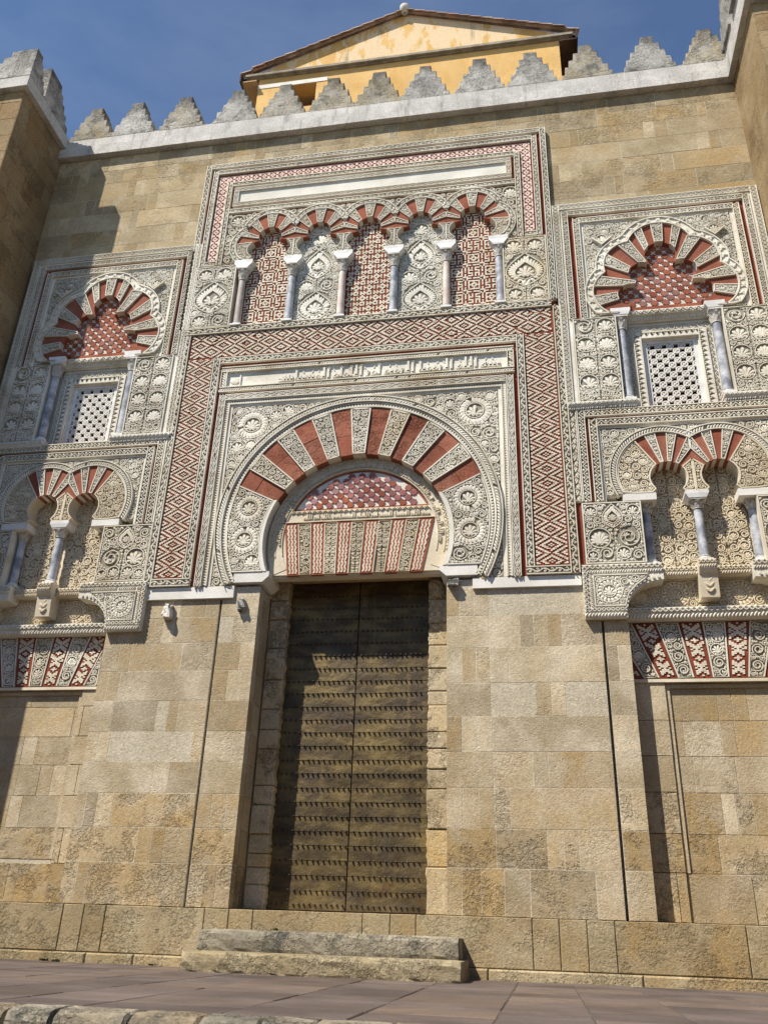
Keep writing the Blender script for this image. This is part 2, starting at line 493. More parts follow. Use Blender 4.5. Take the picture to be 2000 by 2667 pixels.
def ogive(mb, cx, cz, w, hh, yb, h, stem=0.014):
    """pointed loop with a leafy fringe and a palmette in a second loop"""
    def loop(k, dz=0.0):
        L = [(cx - k * w * math.sin(PI * (j / 14) ** 0.82), cz - hh * 0.5 * k + dz + hh * k * j / 14) for j in range(15)]
        return L + [(2 * cx - u, v) for u, v in reversed(L[1:-1])]
    o = loop(1.0)
    ribbon(mb, o, stem, yb, h, None, True)
    i_ = loop(0.55, -hh * 0.05)
    ribbon(mb, i_, stem * 0.85, yb, h, None, True)
    m = len(i_)
    for j in range(m):
        p, q = i_[j], o[j]
        d = math.atan2(q[1] - p[1], q[0] - p[0])
        tl_ = 0.55 if p[0] <= cx else -0.55
        l = math.hypot(q[0] - p[0], q[1] - p[1])
        if l > 0.02:
            leaf(mb, p[0], p[1], d - tl_, l * 0.95, min(l * 0.42, 0.042), yb, h, None, curl=0.2 * tl_)
    palmette(mb, cx, cz - hh * 0.06, w * 0.38, PI / 2, yb, h, None, 7)
    for d in (-1, 1):
        leaf(mb, cx, cz - hh * 0.5, PI / 2 + d * 0.5, hh * 0.22, w * 0.16, yb, h)

def rosette(mb, x, z, r, yb, h, M=None, spin=1, stem=0.014):
    ring(mb, x, z, r * 0.97, stem, yb, h, M, 32)
    n = max(10, int(r * 110))
    for i in range(n):
        a = 2 * PI * i / n
        leaf(mb, x + r * 0.60 * math.cos(a), z + r * 0.60 * math.sin(a), a + spin * 0.75, r * 0.40, r * 0.24, yb, h, M, curl=-0.22 * spin)
        leaf(mb, x + r * 0.50 * math.cos(a + .15), z + r * 0.50 * math.sin(a + .15), a + spin * 1.5, r * 0.2, r * 0.1, yb, h * 0.9, M, curl=0.2 * spin, small=True)
    ring(mb, x, z, r * 0.52, stem * 0.9, yb, h, M, 24)
    palmette(mb, x, z, r * 0.40, PI / 2, yb, h, M, 7)

def medallion(mb, x, z, r, a, yb, h, M=None, stem=0.012):
    if r > 0.15:
        rosette(mb, x, z, r, yb, h, M, 1, stem)
        return
    if r > 0.034 and random.random() < (0.5 if r < 0.095 else 0.15):
        # spiral scroll with leaves springing off the stem
        d = random.choice((-1, 1)); t0 = random.uniform(0, 2 * PI)
        n = 26
        sp = []
        for k in range(n + 1):
            u = k / n
            rr = r * 0.95 * (1 - 0.70 * u ** 0.85)
            sp.append((x + rr * math.cos(t0 + d * 3.3 * PI * u), z + rr * math.sin(t0 + d * 3.3 * PI * u)))
        ribbon(mb, sp, min(stem, r * 0.2), yb, h, M)
        for k in range(3, n - 6, 3):
            aa = t0 + d * 3.3 * PI * k / n
            leaf(mb, sp[k][0], sp[k][1], aa + PI + d * -0.9, r * 0.36, r * 0.17, yb, h * 0.95, M, curl=0.3 * d, small=r < 0.06)
        for k in range(5):
            leaf(mb, sp[-1][0], sp[-1][1], t0 + d * 3.3 * PI + d * 1.2 + (k - 2) * 0.62, r * 0.42, r * 0.17, yb, h, M, prof=PETAL)
        return
    if r > 0.03:
        ring(mb, x, z, r * 0.93, min(stem, r * 0.24), yb, h, M, 18 if r > 0.06 else 12)
        if r > 0.045:
            palmette(mb, x, z, r * random.uniform(0.66, 0.78), a + random.uniform(-0.2, 0.2), yb, h, M, random.choice((7, 7, 9)) if r > 0.06 else 5)
        else:
            for k in (-0.9, 0, 0.9):
                leaf(mb, x - 0.5 * r * math.cos(a), z - 0.5 * r * math.sin(a), a + k, r * 1.15, r * 0.5, yb, h, M)
    else:
        for k in (-0.8, 0.8):
            leaf(mb, x - 0.7 * r * math.cos(a), z - 0.7 * r * math.sin(a), a + k, r * 1.5, r * 0.75, yb, h, M, curl=-0.2 * k)
        leaf(mb, x - 0.6 * r * math.cos(a), z - 0.6 * r * math.sin(a), a, r * 1.6, r * 0.6, yb, h, M, small=True)

def carve(mb, poly, yb, h, rmax, rmin=0.022, seed=1, pre=(), mirror=None, minleaf=0.009, stem=0.012, up_dir=PI / 2, hole=None):
    """fill a region with scroll medallions and filler leaves"""
    rng = np.random.RandomState(seed)
    rmax *= 0.72; stem *= 0.82; minleaf *= 0.85; rmin *= 0.8
    P = np.array(poly, float)
    x0, z0 = P.min(0); x1, z1 = P.max(0)
    if mirror is not None:
        x0 = max(x0, mirror)
    g = max(0.006, math.sqrt((x1 - x0) * (z1 - z0) / 26000.0))
    X, Z = np.meshgrid(np.arange(x0, x1, g), np.arange(z0, z1, g))
    ins = np.zeros(X.shape, bool)
    D = np.full(X.shape, 9.0)
    loops = [P] + ([np.array(hole, float)] if hole is not None else [])
    for Q in loops:
        n = len(Q)
        for i in range(n):
            ax, az = Q[i]; bx, bz = Q[(i + 1) % n]
            if az != bz:
                c = ((az > Z) != (bz > Z)) & (X < (bx - ax) * (Z - az) / (bz - az) + ax)
                ins ^= c
            dx, dz = bx - ax, bz - az
            L2 = dx * dx + dz * dz or 1e-9
            t = np.clip(((X - ax) * dx + (Z - az) * dz) / L2, 0, 1)
            D = np.minimum(D, np.hypot(X - ax - t * dx, Z - az - t * dz))
    D[~ins] = -1.0
    if mirror is not None:
        D = np.minimum(D, np.maximum(X - mirror, 0) + 0.0)
    D -= 0.004
    def both(fn, x, z, a):
        fn(x, z, a)
        if mirror is not None and x - mirror > 1e-4:
            fn(2 * mirror - x, z, PI - a)
    def place(x, z, r, a):
        both(lambda p, q, b: medallion(mb, p, q, r, b, yb, h, None, stem), x, z, a)
    for e in pre:
        x, z, r, kind = e[:4]
        if kind == 'og':
            ogive(mb, x, z, r, e[4], yb, h, stem)
            D = np.minimum(D, (np.hypot((X - x) / r, (Z - z) / (e[4] * 0.5)) - 1.0) * r)
            continue
        if kind == 'axis':
            medallion(mb, x, z, r, up_dir, yb, h, None, stem)
        else:
            place(x, z, r, up_dir)
        D = np.minimum(D, np.hypot(X - x, Z - z) - r)
    J = rng.rand(*D.shape) * 0.15 + 0.925
    for k in range(900):
        W = np.minimum(D, rmax) * J
        i = int(np.argmax(W))
        r = min(float(D.flat[i]), rmax)
        if r < rmin:
            break
        x, z = float(X.flat[i]), float(Z.flat[i])
        a = up_dir + rng.uniform(-0.5, 0.5) + (PI if rng.rand() < 0.25 else 0)
        place(x, z, r, a)
        D = np.minimum(D, np.hypot(X - x, Z - z) - r)
    for k in range(1600):
        i = int(np.argmax(D))
        r = float(D.flat[i])
        if r < minleaf:
            break
        x, z = float(X.flat[i]), float(Z.flat[i])
        iy, ix = divmod(i, D.shape[1])
        best, ba = -9, 0
        for q in range(10):
            a = q * PI / 5
            jx = int(ix + 1.7 * r * math.cos(a) / g); jy = int(iy + 1.7 * r * math.sin(a) / g)
            v = D[jy, jx] if 0 <= jy < D.shape[0] and 0 <= jx < D.shape[1] else -1
            if v > best:
                best, ba = v, a
        l = r * 3.0
        def lf(p, q, b):
            leaf(mb, p - 0.42 * l * math.cos(b), q - 0.42 * l * math.sin(b), b, l, r * 1.7, yb, h * 0.95, None, 0.08, small=r < 0.013)
        both(lf, x, z, ba)
        D = np.minimum(D, np.hypot(X - x, Z - z) - 1.3 * r)
        for s in (-1, 1):
            D = np.minimum(D, np.hypot(X - x - s * r * math.cos(ba), Z - z - s * r * math.sin(ba)) - 0.8 * r)

# ------------------------------------------------------------------ running borders (s along the band, t across, 0..w)
def b_vine(mb, L, w, yb, h, M, lam=None):
    n = max(1, round(L / (lam or w * 2.1)))
    p = L / n
    pts = []
    K = n * 10
    for i in range(K + 1):
        s = L * i / K
        pts.append((s, w * 0.5 + w * 0.27 * math.sin(2 * PI * s / p)))
    ribbon(mb, pts, w * 0.13, yb, h, M)
    for k in range(2 * n):
        s = (k + 0.5) * p / 2
        d = -1 if k % 2 == 0 else 1
        c = (s, w * 0.5 + d * w * 0.06)
        cur = [(c[0] + w * 0.25 * math.cos(q), c[1] + w * 0.22 * math.sin(q)) for q in [d * (PI * 0.75 - PI * 1.35 * j / 5) for j in range(6)]]
        ribbon(mb, cur, w * 0.09, yb, h, M)
        leaf(mb, c[0] - w * 0.1, c[1] + d * w * 0.02, 0.4 * d, w * 0.3, w * 0.2, yb, h, M, small=True)
        leaf(mb, s + p * 0.25, w * 0.5 - d * w * 0.34 * -1, -0.4 * d, w * 0.32, w * 0.18, yb, h, M, small=True)
        leaf(mb, c[0] + w * 0.05, c[1] + d * w * 0.2, d * 1.3, w * 0.22, w * 0.16, yb, h, M, small=True)

def b_sleaf(mb, L, w, yb, h, M):
    n = max(1, round(L / (w * 1.15)))
    p = L / n
    for k in range(n):
        s = (k + 0.1) * p
        d = 1 if k % 2 == 0 else -1
        leaf(mb, s, w * (0.5 - 0.3 * d), d * 0.75, w * 0.95, w * 0.34, yb, h, M, curl=-0.3 * d)
        leaf(mb, s + p * 0.35, w * (0.5 - 0.36 * d), d * 0.2, p * 0.62, w * 0.26, yb, h, M, curl=0.25 * d)
        leaf(mb, s - p * 0.1, w * (0.5 + 0.36 * d), -d * 0.15, p * 0.5, w * 0.2, yb, h, M, small=True)

def b_chain(mb, L, w, yb, h, M):
    n = max(1, round(L / (w * 0.98)))
    p = L / n
    for k in range(n):
        s = (k + 0.5) * p
        ring(mb, s, w / 2, w * 0.40, w * 0.10, yb, h, M, 12)
        for q in range(5):
            a = q * 2 * PI / 5
            leaf(mb, s + w * .04 * math.cos(a), w / 2 + w * .04 * math.sin(a), a, w * 0.26, w * 0.17, yb, h, M, small=True)
        for d in (0.08, 0.92):
            leaf(mb, k * p - w * 0.14, w * d, 0, w * 0.28, w * 0.14, yb, h, M, small=True)

def b_guilloche(mb, L, w, yb, h, M):
    n = max(1, round(L / (w * 1.7)))
    p = L / n
    for ph in (0, PI):
        pts = [(L * i / (n * 10), w * 0.5 + w * 0.36 * math.sin(PI * L * i / (n * 10) / p + ph)) for i in range(n * 10 + 1)]
        ribbon(mb, pts, w * 0.13, yb, h, M)
    for k in range(n):
        s = (k + 0.5) * p
        leaf(mb, s - p * 0.3, w / 2, 0, p * 0.6, w * 0.26, yb, h, M)
        for d in (-1, 1):
            leaf(mb, s - p * 0.12, w / 2 + d * w * 0.12, d * 0.5, p * 0.3, w * 0.14, yb, h, M, small=True)
            leaf(mb, k * p - p * 0.2, w / 2 + d * w * 0.38, 0, p * 0.4, w * 0.16, yb, h, M, small=True)

def b_tooth(mb, L, w, yb, h, M):
    n = max(1, round(L / (w * 1.0)))
    p = L / n
    for k in range(n):
        s = k * p
        mb.prism([M(s, 0), M(s + p, 0), M(s + p * 0.72, w * 0.62), M(s + p * 0.62, w * 0.95), M(s + p * 0.3, w * 0.45)], yb, yb - h)
        leaf(mb, s + p * 0.12, w * 0.95, -0.9, w * 0.5, w * 0.22, yb, h, M, small=True)

def b_zig(mb, L, w, yb, h, M):
    n = max(1, round(L / (w * 1.5)))
    p = L / n
    pts = []
    for k in range(n):
        pts += [(k * p, w * 0.12), ((k + 0.5) * p, w * 0.82)]
    pts.append((L, w * 0.12))
    ribbon(mb, pts, w * 0.16, yb, h, M)
    for k in range(n):
        leaf(mb, (k + 0.5) * p, w * 0.06, PI / 2, w * 0.42, p * 0.24, yb, h, M, small=True)
        leaf(mb, k * p, w * 0.94, -PI / 2, w * 0.5, p * 0.3, yb, h, M, small=True)

def b_acanthus(mb, L, w, yb, h, M):
    n = max(1, round(L / (w * 0.62)))
    p = L / n
    for k in range(n):
        leaf(mb, (k - 0.25) * p, w * 0.06, 0.95, w * 1.08, w * 0.40, yb, h, M, curl=-0.22)
        leaf(mb, (k + 0.15) * p, w * 0.02, 0.3, p * 0.8, w * 0.2, yb, h * 0.8, M, small=True)

def b_lattice(mb, L, w, yb, h, M):
    n = max(1, round(L / (w * 1.05)))
    p = L / n
    for k in range(n):
        for d in (0, 1):
            pts = [((k + j / 4) * p, w * (0.08 + 0.84 * (abs(d - j / 4)) ** 1.0)) for j in range(5)]
            ribbon(mb, pts, w * 0.16, yb, h, M)
        leaf(mb, (k + 0.5) * p, w * 0.02, PI / 2, w * 0.3, p * 0.26, yb, h * 0.8, M, small=True)

def b_rope(mb, L, w, yb, h, M):
    n = max(1, round(L / (w * 0.6)))
    p = L / n
    for k in range(n):
        leaf(mb, (k - 0.15) * p, w * 0.05, 1.1, w * 0.98, w * 0.36, yb, h, M, curl=-0.15)

def line_map(x0, z0, dx, dz):
    return lambda s, t: (x0 + s * dx - t * dz, z0 + s * dz + t * dx)

def band(mb, fn, x0, z0, x1, z1, w, yf=0.0, yb=0.10, dep=0.022, edge=0.012, core=True):
    """straight carved border: base line (x0,z0)->(x1,z1), width w to its left"""
    L = math.hypot(x1 - x0, z1 - z0)
    dx, dz = (x1 - x0) / L, (z1 - z0) / L
    M = line_map(x0, z0, dx, dz)
    if core:
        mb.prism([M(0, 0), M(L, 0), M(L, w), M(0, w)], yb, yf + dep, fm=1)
    for t in (edge / 2, w - edge / 2):
        ribbon(mb, [(0, t), (L, t)], edge, yf + dep, dep, M)
    M2 = lambda s, t: M(s, edge * 1.15 + t)
    fn(mb, L, w - edge * 2.3, yf + dep, dep * 0.97, M2)

def band_arc(mb, fn, cx, cz, r, w, a0, a1, yf=0.0, yb=0.10, dep=0.022, edge=0.012, core=True):
    """carved border along an arc; r inner radius, angles in degrees, clockwise order is fine"""
    L = abs(R(a1 - a0)) * (r + w / 2)
    k = R(a1 - a0) / L
    sg = 1 if a1 > a0 else -1
    def M(s, t):
        a = R(a0) + k * s
        rr = r + (t if sg < 0 else w - t)
        return (cx + rr * math.cos(a), cz + rr * math.sin(a))
    n = max(6, int(abs(a1 - a0) / 4))
    if core:
        p = [M(L * i / n, 0) for i in range(n + 1)] + [M(L * i / n, w) for i in range(n, -1, -1)]
        nn = n + 1
        for i in range(n):
            a, b = M(L * i / n, 0), M(L * (i + 1) / n, 0)
            c, d = M(L * (i + 1) / n, w), M(L * i / n, w)
            mb.add([(a[0], yf + dep, a[1]), (b[0], yf + dep, b[1]), (c[0], yf + dep, c[1]), (d[0], yf + dep, d[1]),
                    (a[0], yb, a[1]), (b[0], yb, b[1]), (c[0], yb, c[1]), (d[0], yb, d[1])],
                   [(0, 1, 2, 3), (4, 5, 1, 0), (3, 2, 6, 7)] + ([(4, 0, 3, 7)] if i == 0 else []) + ([(1, 5, 6, 2)] if i == n - 1 else []))
            k0 = len(mb.m) - (3 + (i == 0) + (i == n - 1))
            mb.m[k0] = 1
    for t in (edge / 2, w - edge / 2):
        ribbon(mb, [(L * i / (2 * n), t) for i in range(2 * n + 1)], edge, yf + dep, dep, M)
    fn(mb, L, w - edge * 2.3, yf + dep, dep * 0.97, lambda s, t: M(s, edge * 1.15 + t))

def carved_panel(name, poly, parent, mat, yf=0.0, yb=0.15, dep=0.021, rmax=0.08, seed=1, border=0.012, pre=(), mirror=None, rmin=0.022,
                 minleaf=0.009, hole=None, loc=None, label=None, stem=0.012, base=True):
    mb = MB()
    if base:
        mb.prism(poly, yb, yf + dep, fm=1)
    if border:
        ribbon(mb, inset(poly, border / 2), border, yf + dep, dep, None, True)
    carve(mb, inset(poly, border) if border else poly, yf + dep, dep * 0.95, rmax, rmin, seed, pre, mirror, minleaf, stem, PI / 2, hole)
    o = mb.build(name, mat, parent, loc, label=label)
    o["hue"] = max(0.0, random.gauss(0.0, 0.22)); o["tint"] = random.uniform(-0.07, 0.05)
    return o
# ------------------------------------------------------------------ ashlar masonry
def block(parent, x0, x1, z0, z1, yf, depth, mat, name="ashlar_block", tint=0.0, hue=0.0, erode=0.0, gap=0.0036, ch=0.0016, jit=0.0016, side=None):
    """one dressed stone; side='x+' / 'x-' puts the dressed face on a wall that looks along x instead"""
    c = 1 if x1 - x0 > 0.05 else 0.5
    q = [(x0 + gap, z0 + gap), (x1 - gap, z0 + gap), (x1 - gap, z1 - gap), (x0 + gap, z1 - gap)]
    w_ = x1 - x0
    q = [q[0]] + [(x0 + w_ * f, z0 + gap) for f in (0.3, 0.7)] + [q[1], q[2]] + [(x0 + w_ * f, z1 - gap) for f in (0.65, 0.35)] + [q[3]]
    q = [(a + random.uniform(-.0022, .0022), b + random.uniform(-.0022, .0022)) for a, b in q]
    mb = MB()
    mb.cham(q, yf + depth, yf + random.uniform(-jit, jit), ch * c)
    if side:
        s = 1 if side == 'x+' else -1
        mb.v = [((v[1] * -1) * s, v[0], v[2]) for v in mb.v]
    o = mb.build(name, mat, parent)
    o["tint"] = tint; o["hue"] = hue; o["erode"] = erode
    return o

def pick(w, z, low=1.15, var=0.09, warm=0.30):
    """colour of a stone: wide ones close to the mean, thin headers pale or ochre at random"""
    r = random.random()
    tint = random.gauss(0, var); hue = max(0.0, random.gauss(warm, 0.25)); er = 0.0
    if w < 0.26:
        if r < 0.40:
            tint = random.uniform(0.06, 0.30); hue = 0.08
        elif r < 0.65:
            tint = random.uniform(-0.12, 0.0); hue = random.uniform(0.3, 0.7)
    elif r < 0.25:
        tint += 0.09; hue *= 0.35
    if z < low:
        hue = min(1.0, hue + 0.45); tint -= 0.10
        er = 1.0 if random.random() < 0.6 else 0.25
    elif z < low + 0.45:
        er = random.choice((0.0, 0.3, 0.9)); hue = min(1.0, hue + 0.15)
    else:
        er = random.choice((0.0, 0.0, 0.1, 0.25))
    return tint, hue, er

def courses(parent, rows, xa, xb, yf, depth, mat, grooves=(), gw=0.034, low=1.15):
    """rows: list of (z_bottom, z_top, inner joints)"""
    for z0, z1, js in rows:
        xs = [xa] + sorted(j for j in js if xa + 0.03 < j < xb - 0.03) + [xb]
        segs = []
        for a, b in zip(xs[:-1], xs[1:]):
            cut = [gx for gx in grooves if a - gw < gx < b + gw]
            if cut:
                gx = cut[0]
                for s, e in ((a, gx - gw / 2), (gx + gw / 2, b)):
                    if e - s > 0.05:
                        segs.append((s, e))
            else:
                segs.append((a, b))
        for a, b in segs:
            t, h, e = pick(b - a, z0, low)
            for kx, ov in OVERRIDE.items():
                if z0 < 0.7 and abs(a - kx) < 0.02:
                    t, h, e = ov
            block(parent, a, b, z0, z1, yf, depth, mat, tint=t, hue=h, erode=e)

OVERRIDE = {1.368: (-0.05, 0.95, 1.0), 1.576: (0.0, 0.95, 1.0), 1.824: (-0.16, 0.40, 0.1), 2.095: (-0.18, 0.40, 0.5), 2.786: (0.06, 0.35, 0.2), 3.094: (0.08, 0.30, 0.3), 3.089: (0.08, 0.3, 0.3)}
def rand_joints(xa, xb):
    xs, x = [], xa + random.uniform(0.2, 0.9)
    while x < xb:
        xs.append(x)
        if random.random() < 0.55:
            for k in range(random.choice((1, 2, 2, 3))):
                x += random.uniform(0.14, 0.2)
                if x < xb:
                    xs.append(x)
        x += random.uniform(0.62, 1.05)
    return xs

def rows_of(zlist, top, lists):
    zs = [top] + zlist
    return [(zs[i + 1], zs[i], lists[i]) for i in range(len(zlist))]

# right pier
rp = thing("door_pier", "broad sandy ashlar pier with a vertical groove, right of the studded door", "wall", (2.3, 0.08, 0.59), "ashlar piers beside the door")
_build = MB.build
def build_abs(s, name, mats, parent=None, loc=None, smooth=False, label=None, kind=None):
    if parent is not None and loc is None and parent.get("abs", 0) == 0:
        p, off = parent, Vector((0, 0, 0))
        while p is not None:
            off += Vector(p.location); p = p.parent
        s.v = [(a - off.x, b - off.y, c - off.z) for a, b, c in s.v]
    return _build(s, name, mats, parent, loc, smooth, label, kind)
MB.build = build_abs

RP_Z = [3.948, 3.538, 3.102, 2.708, 2.303, 1.905, 1.468, 1.064, 0.590]  # pier joints taken from image pixels, then scaled about the camera onto the wall
RP_X = [[1.364, 1.542, 1.723], [1.718, 2.095, 2.261, 2.422, 2.589], [1.39, 1.558, 1.726, 1.944, 3.225], [1.729, 2.247, 2.427, 2.593],
        [1.378, 1.576, 1.736, 3.214], [1.734, 2.182, 2.35, 2.495], [1.383, 1.567, 1.735, 1.912, 3.231], [1.747, 2.296, 2.473, 2.631],
        [1.368, 1.576, 1.824, 2.095, 2.786, 3.089]]
courses(rp, rows_of(RP_Z, 4.31, RP_X), 1.202, 3.378, 0.08, 0.16, M_ASH, grooves=(3.077,))
mb = MB(); mb.box(1.206, 3.374, 0.22, 0.60, 0.592, 4.43); mb.box(1.206, 3.060, 0.0815, 0.219, 0.592, 4.43); mb.box(3.094, 3.374, 0.0815, 0.219, 0.592, 4.43)
mb.build("mortar_core", M_MORTAR, rp)
# reveal stones of the right pier towards the niche are the sides of the core; dressed returns on the door side
for z1, z0 in zip([4.31] + RP_Z[:-1], RP_Z):
    t, h, e = pick(0.4, z0)
lp = thing("door_pier", "broad sandy ashlar pier with a vertical groove, left of the studded door", "wall", (-2.3, 0.08, 0.59), "ashlar piers beside the door")
LP_Z = [4.02, 3.68, 3.31, 2.93, 2.546, 2.184, 1.814, 1.43, 1.042, 0.590]
LP_X = [[-2.72, -2.30, -1.95], [-3.1, -2.52, -2.36, -1.56], [-3.06, -2.9, -2.2, -1.42], [-3.156, -2.988, -2.845, -1.547, -1.378],
        [-3.019, -2.423, -2.284, -2.145], [-3.142, -2.991, -1.913, -1.582, -1.398], [-2.357, -2.161], [-3.164, -3.018, -2.81, -1.571, -1.393],
        [-2.437, -2.257, -2.096], [-3.124, -2.983, -1.568, -1.415]]
LP_Z[2] = 3.31
courses(lp, rows_of(LP_Z, 4.31, LP_X), -3.298, -1.236, 0.08, 0.16, M_ASH, grooves=(-1.757,))
mb = MB(); mb.box(-3.294, -1.240, 0.22, 0.60, 0.592, 4.43); mb.box(-3.294, -1.774, 0.0815, 0.219, 0.592, 4.43); mb.box(-1.740, -1.240, 0.0815, 0.219, 0.592, 4.43)
mb.build("mortar_core", M_MORTAR, lp)
# the pier corner stones' returns in the doorway (one per course)
for par, x, sd, zl in ((lp, -1.236, 'x+', LP_Z), (rp, 1.202, 'x-', RP_Z)):
    for z1, z0 in zip([4.31] + zl[:-1], zl):
        t, h, e = pick(0.5, z0)
        mb = MB()
        q = [(0.245, z0 + .003), (0.515, z0 + .003), (0.515, z1 - .003), (0.245, z1 - .003)]
        vs = []
        xo = x + (0.004 if sd == 'x+' else -0.004)
        xi = x - (0.05 if sd == 'x+' else -0.05)
        mb.box(min(xi, xo), max(xi, xo), 0.243, 0.516, z0 + .003, z1 - .003)
        o = mb.build("return_stone", M_ASH, par); o["tint"] = t; o["hue"] = h; o["erode"] = e

# doorway jambs: two narrow rough stacks set back behind the piers
def jamb(label, xa, xb, rough_side, zs, seed):
    random.seed(seed)
    j = thing("door_jamb", label, "door jamb", ((xa + xb) / 2, 0.52, 0.59), "rough door jambs")
    mb = MB(); mb.box(xa + 0.03, xb - 0.03, 0.55, 0.72, 0.592, 4.66); mb.build("rubble_core", M_MORTAR, j)
    for z0, z1 in zip(zs[:-1], zs[1:]):
        n = 7
        def edge(x, amp):
            return [(x + random.uniform(-amp, amp), z0 + 0.005 + (z1 - z0 - 0.01) * i / n) for i in range(n + 1)]
        l = edge(xa + 0.012, 0.012 if rough_side < 0 else 0.003)
        r = edge(xb - 0.012, 0.012 if rough_side > 0 else 0.003)
        pts = l[::-1] + [] 
        pts = r + l[::-1]
        mb = MB(); mb.cham(pts, 0.70, 0.52 + random.uniform(-0.022, 0.012), 0.010)
        o = mb.build("jamb_stone", M_ROUGH, j)
        o["tint"] = random.gauss(0.0, 0.07); o["hue"] = max(0, random.gauss(0.2, 0.25)); o["erode"] = 0.2 if z1 < 1.6 else random.choice((1.0, 1.4))
    return j
jamb("narrow rough stone jamb left of the studded door, half in shade", -1.228, -0.958, 1,
     [0.592, 0.86, 1.05, 1.2, 1.42, 1.75, 1.98, 2.42, 2.66, 2.92, 3.3, 3.72, 4.12, 4.38, 4.665], 3)
jamb("narrow rough stone jamb right of the studded door, in full sun", 0.915, 1.196, -1,
     [0.592, 1.09, 1.50, 1.95, 2.18, 2.42, 2.62, 2.95, 3.13, 3.42, 3.72, 4.02, 4.35, 4.665], 5)
random.seed(21)
# a few broken lumps left on the jambs and pier tops (old corbel stumps)
def lump(name, label, x, y, z, sx, sy, sz, mat, seed):
    rng = random.Random(seed)
    me = bpy.data.meshes.new(name)
    nu, nv = 9, 7
    vs, fs = [], []
    for i in range(nv + 1):
        ph = PI * i / nv
        for k in range(nu):
            th = 2 * PI * k / nu
            q = lambda c: math.copysign(abs(c) ** 0.55, c)
            rr = 1 + rng.uniform(-0.34, 0.2)
            vs.append((sx * q(math.sin(ph)) * q(math.cos(th)) * rr, sy * q(math.sin(ph)) * q(math.sin(th)) * rr, sz * q(math.cos(ph)) * rr))
    for i in range(nv):
        for k in range(nu):
            fs.append((i * nu + k, (i + 1) * nu + k, (i + 1) * nu + (k + 1) % nu, i * nu + (k + 1) % nu))
    me.from_pydata(vs, [], fs); me.materials.append(mat); me.update()
    o = put(name, me, None, (x, y, z))
    o["label"] = label; o["category"] = "stone"; o["group"] = "broken corbel stumps"
    o["erode"] = 1.0
    return o
lump("corbel_stump", "pale broken corbel stump on the left pier below the white plaster strip", -2.455, 0.03, 4.09, 0.066, 0.08, 0.105, M_CAPITAL, 1)
lump("corbel_stump", "dark broken corbel stump in the notch at the top of the left pier", -1.455, 0.06, 4.16, 0.06, 0.07, 0.085, M_MERLON, 2)
lump("corbel_stump", "grey broken corbel stump under the right arch impost", 1.295, 0.045, 4.375, 0.075, 0.07, 0.05, M_MERLON, 3)
lump("corbel_stump", "tall yellowish lump breaking out of the top of the right jamb", 1.03, 0.50, 4.47, 0.09, 0.06, 0.11, M_ROUGH, 4)

# niche walls beside the piers (blocked side doorways)
def niche_wall(label, xa, xb, rows, panel_x, seed):
    random.seed(seed)
    w = thing("niche_wall", label, "wall", ((xa + xb) / 2, 0.30, 0.59), "recessed ashlar walls of the side niches")
    zt = rows[0][1]
    left = panel_x > xa + 1.0 if False else None
    # the blocked doorway is a panel stepping back twice behind a plain surround
    (pa, pb) = panel_x
    st = 0.048
    for z0, z1, js in rows:
        segs = []
        for a, b, yf in ((xa, pa, 0.30), (pa, pb, 0.355), (pb, xb, 0.30)):
            if b - a < 0.04:
                continue
            xs = [a] + sorted(j for j in js if a + 0.05 < j < b - 0.05) + [b]
            for s, e in zip(xs[:-1], xs[1:]):
                if yf > 0.32:
                    for zz0, zz1, y2 in ((max(z0, 1.07), min(z1, 3.13), yf), (z0, min(z1, 1.07), 0.338 if xa > 0 else 0.355), (max(z0, 3.13), z1, 0.30)):
                        if zz1 - zz0 > 0.05:
                            segs.append((s, e, zz0, zz1, y2))
                else:
                    segs.append((s, e, z0, z1, yf))
        for s, e, zz0, zz1, y2 in segs:
            t, h, er = pick(e - s, zz0, 1.1, warm=0.5)
            block(w, s, e, zz0, zz1, y2, 0.16, M_ASH, tint=t - 0.05, hue=h, erode=er)
    mb = MB(); mb.box(xa, xb, 0.36, 0.75, 0.592, zt); mb.build("mortar_core", M_MORTAR, w)
    mb = MB()
    if pa > xa + 0.05:
        mb.box(pa + 0.002, pa + st, 0.328, 0.37, 1.075, 3.128 - st)
    if pb < xb - 0.05:
        mb.box(pb - st, pb - 0.002, 0.328, 0.37, 1.075, 3.128 - st)
    mb.box(pa + 0.002, pb - 0.002, 0.328, 0.37, 3.128 - st, 3.127)
    o = mb.build("panel_moulding", M_ASH, w); o["hue"] = 0.3; o["tint"] = 0.05
    return w
niche_wall("recessed sandy ashlar wall below the right flat arch, with a stepped blind panel", 3.384, 5.90,
           [(2.70, 3.19, [3.42, 4.31, 4.47, 4.64, 5.3]), (2.30, 2.70, [3.9, 4.30, 4.46, 5.2]), (1.903, 2.30, [3.96, 4.41, 5.0, 5.4]),
            (1.47, 1.903, [3.82, 4.21, 4.36, 4.53, 5.3]), (1.072, 1.47, [4.12, 4.9, 5.1]), (0.592, 1.072, [3.64, 4.41, 4.58, 5.2])], (3.745, 5.2), 31)
niche_wall("recessed sandy ashlar wall below the left flat arch, with a stepped blind panel", -5.90, -3.302,
           [(2.925, 3.19, [-4.55, -4.33, -5.1]), (2.54, 2.925, [-3.69, -3.54, -4.9]), (2.184, 2.54, [-4.32, -4.13, -5.0]),
            (1.81, 2.184, [-4.31, -4.01, -3.83, -3.61, -3.46]), (1.428, 1.81, [-4.34, -4.17, -3.61, -5.2]), (1.025, 1.428, [-3.64, -3.51, -4.8]),
            (0.592, 1.025, [-4.16, -4.03, -3.40])], (-5.2, -3.60), 32)

